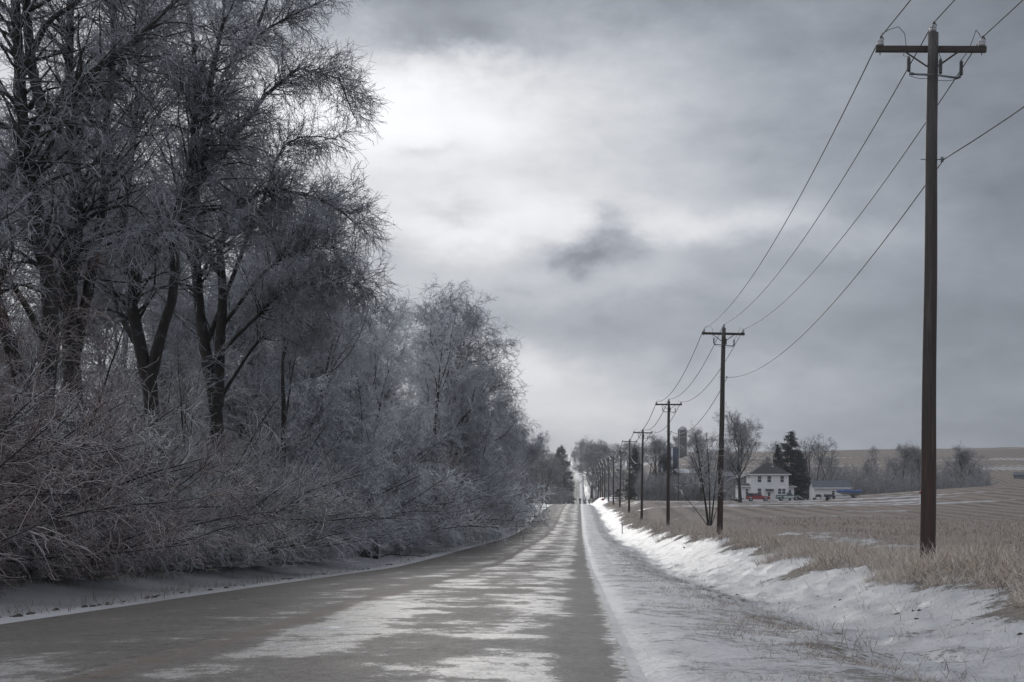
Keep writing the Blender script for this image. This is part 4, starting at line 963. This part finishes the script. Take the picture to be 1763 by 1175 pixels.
M_spruce = frosted('spruce_needles', (0.020, 0.030, 0.027), (0.26, .28, .31), amt=-.10, up=.30, rough=.6, scale=.6)
CA = conifer_meshes(15, 3.7, 301); CB = conifer_meshes(9, 3.0, 302, nb=170)
def con(px, Y, top, pair, H0, label, wide=1.0, cat='evergreen tree', group=None):
    X, _, z = on(px, Y); H = CZ+(HZ-top)*Y/F-z
    place('spruce_tree', pair, X, Y, label, cat, group, rg.random()*6, H/H0*wide, M_bark, M_spruce, TC, sz=H/H0)
con(1360, 308, 741, CA, 15, 'tall dark spruce behind the white farmhouse', 1.3)
con(1378, 312, 775, CA, 15, 'lower drooping spruce on the right flank of the tall one', 1.15)
con(1340, 312, 764, CA, 15, 'lower dark spruce on the left flank of the tall one', .8)
con(1093, 385, 770, CA, 15, 'dark cedar left of the fourth utility pole', 1.0)
con(1086, 372, 838, CB, 9, 'low dark evergreen bush beside the farm lane by the utility poles', 1.9)
con(1064, 372, 842, CB, 9, 'small dark evergreen bush at the turn of the farm lane', 2.0)
con(966, 760, 766, CB, 9, 'small evergreen poking above the grey trees on the left rise', .9)
con(1712, 1000, 780.5, CB, 9, 'dark evergreen clump on the right skyline, left of two', 2.6)
con(1724, 1000, 779.5, CB, 9, 'wide dark evergreen clump in the middle of the right skyline', 2.6)
con(1740, 1000, 781.5, CB, 9, 'small dark evergreen at the right end of the skyline clump', 2.0)

# ------------------------------------------------------------------ farm trees and far woods
G2 = 'bare trees around the farmyard'
TF = tree_meshes(16, 1.0, 110, (440, 2900, 10000), r4=.012, droop=(0, -.03, -.02), nl=16, fork=.2, l2=(1.0, 2.2))
TG = tree_meshes(14, .95, 112, (400, 2600, 9000), r4=.012, droop=(0, -.03, -.02), nl=14, fork=.2, l2=(.9, 2.0))
HT['F'] = (TF, 16); HT['G'] = (TG, 14)
htree(1274, 262, 713, 'F', 'tall oval-crowned bare tree left of the farmhouse, behind the second pole', M_far, group=G2)
htree(1207, 300, 740, 'F', 'oval-crowned bare tree between the second and third poles', M_far, group=G2)
htree(1400, 330, 752, 'E', 'thin open bare tree right of the dark spruce', M_far, group=G2)
htree(1330, 340, 770, 'D', 'small bare tree peeping left of the dark spruce', M_far, group=G2)
htree(1145, 350, 785, 'G', 'crooked dark bare tree at the left end of the farm thicket', M_bark, group=G2)
htree(1425, 420, 778, 'E', 'pale thin tree in the brush right of the farmhouse', M_far, group=G2)
htree(1500, 450, 776, 'D', 'slim bare tree left of the paired trees in the treeline', M_far, group=G2, wide=.7)
htree(1553, 440, 768, 'G', 'left tree of the pair standing up from the treeline', M_far, group=G2, wide=1.1)
htree(1582, 445, 769, 'F', 'right tree of the pair standing up from the treeline', M_far, group=G2, wide=1.0)
htree(1568, 470, 776, 'D', 'narrow tree between the pair in the treeline', M_far, group=G2)
htree(1657, 440, 771, 'F', 'broad fan-shaped bare tree right of the nearest pole', M_far, group=G2, wide=1.5)
htree(1685, 450, 800, 'E', 'low bare tree at the right end of the treeline', M_far, group=G2)
htree(1130, 640, 752, 'F', 'grey tree behind the fourth pole and left of the silos', M_far, group=G2, wide=1.3)
htree(1112, 700, 762, 'E', 'low grey tree left of the silos', M_far, group=G2, wide=1.5)
htree(1162, 900, 752, 'G', 'grey tree left of the concrete silo', M_far, group=G2, wide=1.0)
htree(1188, 900, 758, 'D', 'grey tree right of the concrete silo', M_far, group=G2, wide=1.1)
htree(1225, 520, 778, 'E', 'faint grey tree by the blue-grey sheds', M_far, group=G2, wide=1.1)
G3 = 'grey trees on the far rise right of the road'
for i, (px, Y, top, v, wd) in enumerate([(990, 1500, 772, 'D', .9), (1000, 1450, 757, 'F', .8), (1010, 1200, 760, 'E', 1.2), (1022, 1000, 762, 'F', 1.3), (1018, 900, 776, 'G', 1.2), (1034, 980, 762, 'G', 1.2), (1046, 1100, 770, 'E', 1.4), (1057, 1250, 768, 'D', 1.3),
        (1068, 1250, 765, 'E', 1.5), (1080, 1250, 764, 'G', 1.5), (1092, 1200, 765, 'F', 1.4), (1104, 1150, 768, 'E', 1.5), (1028, 800, 800, 'G', 1.3), (1050, 760, 812, 'E', 1.4), (1075, 700, 806, 'E', 1.3)]):
    htree(px, Y, top, v, f'grey bare tree on the far rise, {ORD[i]}{" the road going right" if i == 0 else " rightwards from the road"}', M_far, group=G3, wide=wd)

def thicket(name, label, boxes, seed, mtl, r=.02):
    """a far wood or brush belt that nobody could count: many fanning stems with twigs"""
    rng = np.random.default_rng(seed); cm = TM()
    for px0, px1, Y0, Y1, hgt, n, lean in boxes:
        Yv = Y0+(Y1-Y0)*rng.random(n); X = (px0+(px1-px0)*rng.random(n)-VX)*Yv/F
        z = ground_z(X, Yv)-.1; P = np.stack([X, Yv, z], 1); D = np.stack([rng.normal(0, lean, n), rng.normal(0, lean, n), np.ones(n)], 1)
        L = hgt*(.45+.6*rng.random(n)**1.3)*(0.72+.55*fbm(X/7, Yv/7, seed, 2))
        B = grow(P, D, L, 6, .08, .03, rng); RB = radii(np.full(n, r*1.7), np.full(n, r*.6), 6); cm.add(B, RB, 3)
        m_ = n*7; P, D, _, t, _ = spawn(B, RB, m_, .25, 1, 20, 55, rng)
        C = grow(P, D, hgt*(.10+.2*rng.random(m_))*(1.2-.5*t), 4, .12, .02, rng); RC = radii(np.full(m_, r*.7), np.full(m_, r*.5), 4); cm.add(C, RC, 3)
        q = m_*3; P, D, _, t, _ = spawn(C, RC, q, .2, 1, 25, 60, rng)
        E = grow(P, D, hgt*(.04+.09*rng.random(q)), 2, .12, 0, rng); cm.add(E, radii(np.full(q, r*.5), np.full(q, r*.4), 2), 3)
    o = link_mesh(name, cm.mesh(name), mtl); tag(o, label, 'brush', kind='stuff')
thicket('thicket', 'dense grey thicket of thin stems below the silos, left of the farmhouse', [(1098, 1250, 338, 362, 7.0, 1000, .07), (1225, 1300, 318, 345, 5.0, 260, .14), (1044, 1066, 520, 640, 5.0, 160, .12)], 401, M_far, r=.026)
thicket('treeline_brush', 'grey frosted brush belt behind the field, right of the farmhouse', [(1388, 1700, 410, 500, 8.5, 1500, .22), (1430, 1600, 400, 440, 6.0, 450, .25), (1650, 1705, 400, 450, 5.5, 160, .25)], 402, M_far, r=.034)
thicket('roadside_brush', 'low grey brush along both sides of the road beyond the brow', [(1004, 1016, 700, 1150, 3.5, 100, .2), (945, 972, 430, 640, 6.0, 260, .2), (965, 985, 700, 1200, 8.0, 260, .2), (985, 1000, 1550, 1900, 9, 120, .2)], 403, M_far, r=.045)

# ------------------------------------------------------------------ roadside bits
def post_thing(name, cat, label, px, Y, h, r=.035, mm=M_dark):
    X, _, z = on(px, Y); e = empty(name, (X, Y, z), 0, label, cat)
    MB().tube([(0, 0, -.2), (0, 0, h)], r, 7).build('post', mm, e); return e
post_thing('marker_post', 'post', 'thin dark marker post on the left verge', 889.5, 160, 1.7)
e = post_thing('mailbox', 'mailbox', 'dark mailbox on a post at the left road edge near the brow', 940.5, 288, 1.15, .06)
MB().prism([(-.35, 1.1), (.35, 1.1), (.35, 1.3), (.25, 1.42), (-.25, 1.42), (-.35, 1.3)], -.22, .22).build('box', M_dark, e)
e = post_thing('field_marker', 'post', 'short pale utility marker on the right snow bank', 1071.3, 150, 1.0, .06, M_trim); MB().lathe((0, 0, .98), [(.075, 0), (.075, .12), (.03, .16)], 8).build('cap', M_barn, e)
e = post_thing('red_sign', 'sign', 'small red sign on a thin post at the farm lane', 1038.3, 318, 1.25, .03); MB().box(-.32, -.03, 1.2, .32, 0, 1.55).build('panel', M_redp, e)
e = post_thing('delineator', 'road marker', 'dark marker on the left road edge beyond the brow', 971.2, 600, 3.4, .28); MB().box(-.4, -.1, 2.4, .4, .1, 3.5).build('panel', M_dark, e)
e = post_thing('delineator', 'road marker', 'dark marker on the right road edge beyond the brow', 998.8, 600, 3.4, .28); MB().box(-.4, -.1, 2.4, .4, .1, 3.5).build('panel', M_dark, e)
e = post_thing('yard_pole', 'pole', 'thin dark yard pole in front of the thicket below the blue silo', 1167.8, 330, 7.3, .09); MB().tube([(0, 0, 7.1), (.5, 0, 7.3)], .05, 5).build('lamp_arm', M_dark, e)
# fallen branch on the verge
rng = np.random.default_rng(77); x, y, z = on(692, 70); x = -8.6; y = 68.5; z = gz(x, y); tm = TM(); cm = TM()
B = np.array([resample([(-1.0, 0, .05), (-.5, .1, .22), (0, 0, .12), (.6, .1, .16), (1.3, -.1, .05)], 10), resample([(-.5, .1, .22), (-.1, .3, .5), (.3, .2, .62), (.5, .2, .7), (.7, .1, .72)], 10)]); RB = radii(np.array([.045, .03]), np.array([.012, .008]), 10); tm.add(B, RB, 6)
b2, b3, b4 = crown(B, RB, rng, 14, 40, 60, l2=(.3, .7), l3=(.15, .3), l4=(.06, .15), r4=.006); cm.add(*b2, 3); cm.add(*b3, 3)
finish('fallen_branch', (x, y, z), tm.mesh('limb'), cm.mesh('twigs'), 'dark fallen branch lying on the snowy left verge', 'branch', names=('limb', 'twigs'), mc=M_bark)
# ------------------------------------------------------------------ grasses, stubble, litter
def blades(X, Y, h, lean, seed, wdt, curl=.5, Z=None, n=4, dirx=None):
    """ribbon blades standing at X,Y"""
    rng = np.random.default_rng(seed); N_ = len(X)
    Z = ground_z(X, Y) if Z is None else Z
    a = rng.random(N_)*6.283; D = np.stack([np.cos(a)*lean, np.sin(a)*lean, np.ones(N_)], 1)
    if dirx is not None: D = D+np.array(dirx)
    D = norm(D); P = np.stack([X, Y, Z-.02], 1); pts = np.zeros((N_, n, 3)); pts[:, 0] = P
    bend = np.stack([np.cos(a)*curl, np.sin(a)*curl, -curl*.9*np.ones(N_)], 1)*(rng.random(N_)*1.2)[:, None]
    for k in range(1, n):
        D = norm(D+bend/(n-1)+rng.normal(0, .07, D.shape)); pts[:, k] = pts[:, k-1]+D*(h/(n-1))[:, None]
    b = rng.random(N_)*3.1416; S = np.stack([np.cos(b), np.sin(b)*.5, 0*b], 1)
    ws = np.array([1, .9, .65, .2])[:n][None, :, None]*wdt[:, None, None]*.5
    V = np.stack([pts-S[:, None]*ws, pts+S[:, None]*ws], 2).reshape(-1, 3)
    ids = np.arange(N_*n*2).reshape(N_, n, 2)
    Q = np.stack([ids[:, :-1, 0], ids[:, :-1, 1], ids[:, 1:, 1], ids[:, 1:, 0]], -1).reshape(-1, 4)
    return V, Q
def grass_obj(name, parts, mtl, label):
    V = []; Q = []; o = 0
    for v, q in parts: V.append(v); Q.append(q+o); o += len(v)
    tag(link_mesh(name, np_mesh(name, np.concatenate(V), np.concatenate(Q), smooth=False), mtl), label, 'grass', kind='stuff')
def grassmat(name, c1, c2, c3, frost=.35):
    m, h, p = mat(name); pos = h.new('ShaderNodeNewGeometry').outputs['Position']
    rnd = h.new('ShaderNodeNewGeometry').outputs['Random Per Island']
    n1 = h.noise(pos, .7, 4, .6)
    c = h.mix(h.ss(n1, .35, .65), c1, c2); c = h.mix(h.ss(rnd, .3, .9), c, c3)
    c = h.mix(h.mul(h.ss(h.noise(pos, 9, 3, .7), .4, .7), frost), c, (.50, .51, .54))
    h.l.new(c, p.inputs['Base Color']); p.inputs['Roughness'].default_value = .55
    return m
rng = np.random.default_rng(900)
MG = grassmat('dead_grass', (0.56, .46, .37), (0.38, .29, .225), (0.66, .60, .54), .5)
MS = grassmat('corn_stubble', (0.36, .28, .225), (0.18, .135, .105), (0.52, .46, .41), .5)
MD = grassmat('dark_weeds', (0.16, .12, .095), (0.22, .175, .14), (0.09, .07, .06), .5)
def scatter(n, y0, y1, x0, x1, p=1.6):
    """more, nearer: density falls with distance"""
    u = rng.random(n); Y = (y0**(1-p)+u*(y1**(1-p)-y0**(1-p)))**(1/(1-p)); return x0+(x1-x0)*rng.random(n), Y
parts = []
# long grass on the bank
X, Y = scatter(170000, 14, 330, 5.2, 9.6, 1.35)
edge = 6.4+1.9*(fbm(X*0+2.2, Y/3.5, 61, 3)-.5)*2-0.3*sstep(Y, 60, 140)
den = fbm(X/1.1, Y/1.6, 63, 3)
keep = (X > edge) & (X < 8.6+1.6*(den-.5)) & (den > .40) & (rng.random(len(X)) < .35+1.3*(den-.4)*3)
X, Y, den = X[keep], Y[keep], den[keep]
h = (.14+.36*rng.random(len(X))**1.5)*(0.45+1.1*sstep(den, .42, .66))*(1+.5*sstep(Y, 50, 120))*(1-.6*sstep(X, 7.4, 8.6)); parts.append(blades(X, Y, h, .45, 1, .005+.0035*rng.random(len(X))+.00009*Y, 1.3))
# big arching clumps
cx, cy = scatter(240, 15, 200, 6.2, 8.8, 1.4); 
for x0, y0 in zip(cx, cy):
    n = 130; a = rng.random(n)*6.283; r = .22*np.sqrt(rng.random(n)); X = x0+r*np.cos(a); Y = y0+r*np.sin(a)
    parts.append(blades(X, Y, .26+.34*rng.random(n), .6, int(x0*1000), np.full(n, .007+.00006*y0), 1.7))
grass_obj('bank_grass', parts, MG, 'frosted straw-coloured long grass along the right bank')
# seed stalks standing out of the grass
X, Y = scatter(1800, 14, 160, 5.8, 9.2, 1.3); parts = [blades(X, Y, .3+.45*rng.random(len(X))**2, .25, 3, np.full(len(X), .008)+.00007*Y, .8)]
X, Y = scatter(900, 12, 80, 2.4, 6.3, 1.3); parts.append(blades(X, Y, .06+.22*rng.random(len(X))**2, .4, 4, np.full(len(X), .006), .4))
n_ = 11
for x0, y0 in ((4.6, 23), (4.9, 21), (2.9, 14.5), (3.4, 13), (4.4, 34), (3.6, 25), (4.0, 17.5), (5.2, 26)):
    parts.append(blades(x0+rng.normal(0, .10, n_), y0+rng.normal(0, .3, n_), .08+.24*rng.random(n_), .4, int(x0*77+y0), np.full(n_, .007), .4))
grass_obj('weed_stalks', parts, MD, 'dark weed stalks poking through the snow of the ditch and bank')
# tufts along the shoulder break
X, Y = scatter(52000, 9.5, 150, 1.5, 3.7, 1.5)
den = fbm(X/.5, Y/.9, 67, 3); cn = 2.35+.5*(fbm(Y/4, X*0, 68, 2)-.5)*2
keep = (den > .50) & (rng.random(len(X)) < np.exp(-((X-cn)/.6)**2)*(.45+.4*sstep(Y, 14, 24)))
X, Y = X[keep], Y[keep]; parts = [blades(X, Y, .04+.13*rng.random(len(X))**2, .6, 5, np.full(len(X), .006)+.00008*Y, .8)]
X, Y = scatter(16000, 9.5, 60, .9, 6.0, 1.5); den = fbm(X/.7, Y/.7, 69, 2); k_ = den > .55; X, Y = X[k_], Y[k_]
parts.append(blades(X, Y, .03+.08*rng.random(len(X)), .6, 6, np.full(len(X), .006), .8))
grass_obj('shoulder_grass', parts, MS, 'short frosted tufts along the right gravel shoulder')
# left verge
X, Y = scatter(60000, 17, 260, -12.0, -8.2, 1.4); den = fbm(X/.9, Y/1.8, 70, 3)
keep = (rng.random(len(X)) < sstep(-X, 9.5+1.2*(den-.4), 10.8)) & (den > .40)
X, Y = X[keep], Y[keep]; parts = [blades(X, Y, .12+.5*rng.random(len(X))**1.5, .4, 7, np.full(len(X), .006)+.00008*Y, .9)]
X, Y = scatter(2600, 17, 140, -9.0, -6.9, 1.4); den = fbm(X/.5, Y/1.2, 72, 3); k_ = den > .53; X, Y = X[k_], Y[k_]
parts.append(blades(X, Y, .06+.25*rng.random(len(X))**2, .35, 8, np.full(len(X), .008)+.00006*Y, .5))
grass_obj('verge_grass', parts, grassmat('verge_dead_grass', (0.16, .115, .085), (0.09, .065, .05), (0.22, .18, .14), .3), 'brown dead grass at the foot of the left hedge')
# corn stubble in rows across the field
ROW = .76; ang = R(2); ca, sa = math.cos(ang), math.sin(ang)
pts = []
for k in range(-88, 1):
    t = np.arange(-8, 135, .24)
    off = k*ROW
    xx = 11.4+t*sa-off*ca; yy = 22+t*ca+off*sa
    m_ = (xx > 11.2+1.2*(vnoise(yy/3, yy*0, 7)-.5)) & (yy > 20) & (yy < 150) & (xx < yy*.42+3)
    if m_.any(): pts.append(np.stack([xx[m_], yy[m_]], 1))
pts = np.concatenate(pts); pr = np.minimum(1, (48/pts[:, 1])**1.1); pts = pts[rng.random(len(pts)) < pr*.85]
pts += rng.normal(0, .045, pts.shape); den = fbm(pts[:, 0]/4, pts[:, 1]/6, 90, 3); pts = pts[den > .42]
X, Y = np.repeat(pts[:, 0], 2), np.repeat(pts[:, 1], 2)
X = X+rng.normal(0, .03, len(X)); Y = Y+rng.normal(0, .03, len(Y))
sc_ = 1+sstep(Y, 50, 140)*.3
parts = [blades(X, Y, (.07+.17*rng.random(len(X)))*sc_, .14, 9, .018+.018*rng.random(len(X))+.00016*Y, .12, n=3)]
X, Y = scatter(14000, 22, 170, 9.2, 30, 1.2); X = 10.4+(X-9.2)*np.maximum(Y*.34-8, 2)/21
parts.append(blades(X, Y, .10+.25*rng.random(len(X)), 1.3, 10, .007+.006*rng.random(len(X))+.00008*Y, .7, n=3))
print('stubble', len(pts))
grass_obj('corn_stubble', parts, MS, 'cut corn stubble and litter covering the right field')
# dark clods and leaf litter on the verges
rng = np.random.default_rng(905); m = MB()
def clod(x, y, s):
    z = gz(x, y); b = len(m.v); k = 7
    ring = []
    for j, (rr, hh) in enumerate(((1, -.15), (.85, .25), (.4, .5))):
        for i in range(k):
            a = 6.283*i/k; q = s*rr*(.75+.5*rng.random()); m.v.append((x+q*math.cos(a), y+1.0*q*math.sin(a), z+s*hh*(.7+.6*rng.random())))
    for j in range(2):
        for i in range(k): m.f.append((b+j*k+i, b+j*k+(i+1) % k, b+(j+1)*k+(i+1) % k, b+(j+1)*k+i))
    m.f.append(tuple(b+2*k+i for i in range(k)))
for x0, y0, n, sp in ((-7.35, 18.2, 10, .9), (-7.5, 19.6, 8, .5), (-7.4, 21.5, 8, .8), (-7.5, 24.5, 6, 1.0), (-7.4, 33, 12, 4), (-7.5, 48, 14, 6), (-7.6, 70, 10, 6)):
    for _ in range(n): clod(x0+rng.normal(0, .12), y0+rng.normal(0, sp), .02+.045*rng.random())
for x0, y0, n, sp in ((4.6, 20.5, 7, .8), (5.2, 18, 6, .8), (4.3, 27, 6, 1.5), (3.6, 33, 6, 2.5), (4.2, 44, 8, 5), (4.6, 60, 8, 7)):
    for _ in range(n): clod(x0+rng.normal(0, .35), y0+rng.normal(0, sp), .01+.05*rng.random()**2.5)
o = m.build('leaf_litter', simple('wet_leaf_litter', (0.035, .027, .024), .8, var=.5, scale=30)); tag(o, 'dark clods and wet leaves along the snowy verges', 'litter', kind='stuff')
# ------------------------------------------------------------------ winter haze lying over the fields
hb = MB().box(-2100, -90, -14, 2100, 4150, 125)
hm = bpy.data.materials.new('haze_air'); hm.use_nodes = True; nt = hm.node_tree; nt.nodes.clear()
pv = nt.nodes.new('ShaderNodeVolumePrincipled'); out = nt.nodes.new('ShaderNodeOutputMaterial'); nt.links.new(pv.outputs[0], out.inputs['Volume'])
pv.inputs['Color'].default_value = (.86, .90, .96, 1); pv.inputs['Density'].default_value = 0.00019; pv.inputs['Anisotropy'].default_value = 0.3
tag(hb.build('haze', hm), 'thin winter haze over the fields', 'haze', kind='stuff')
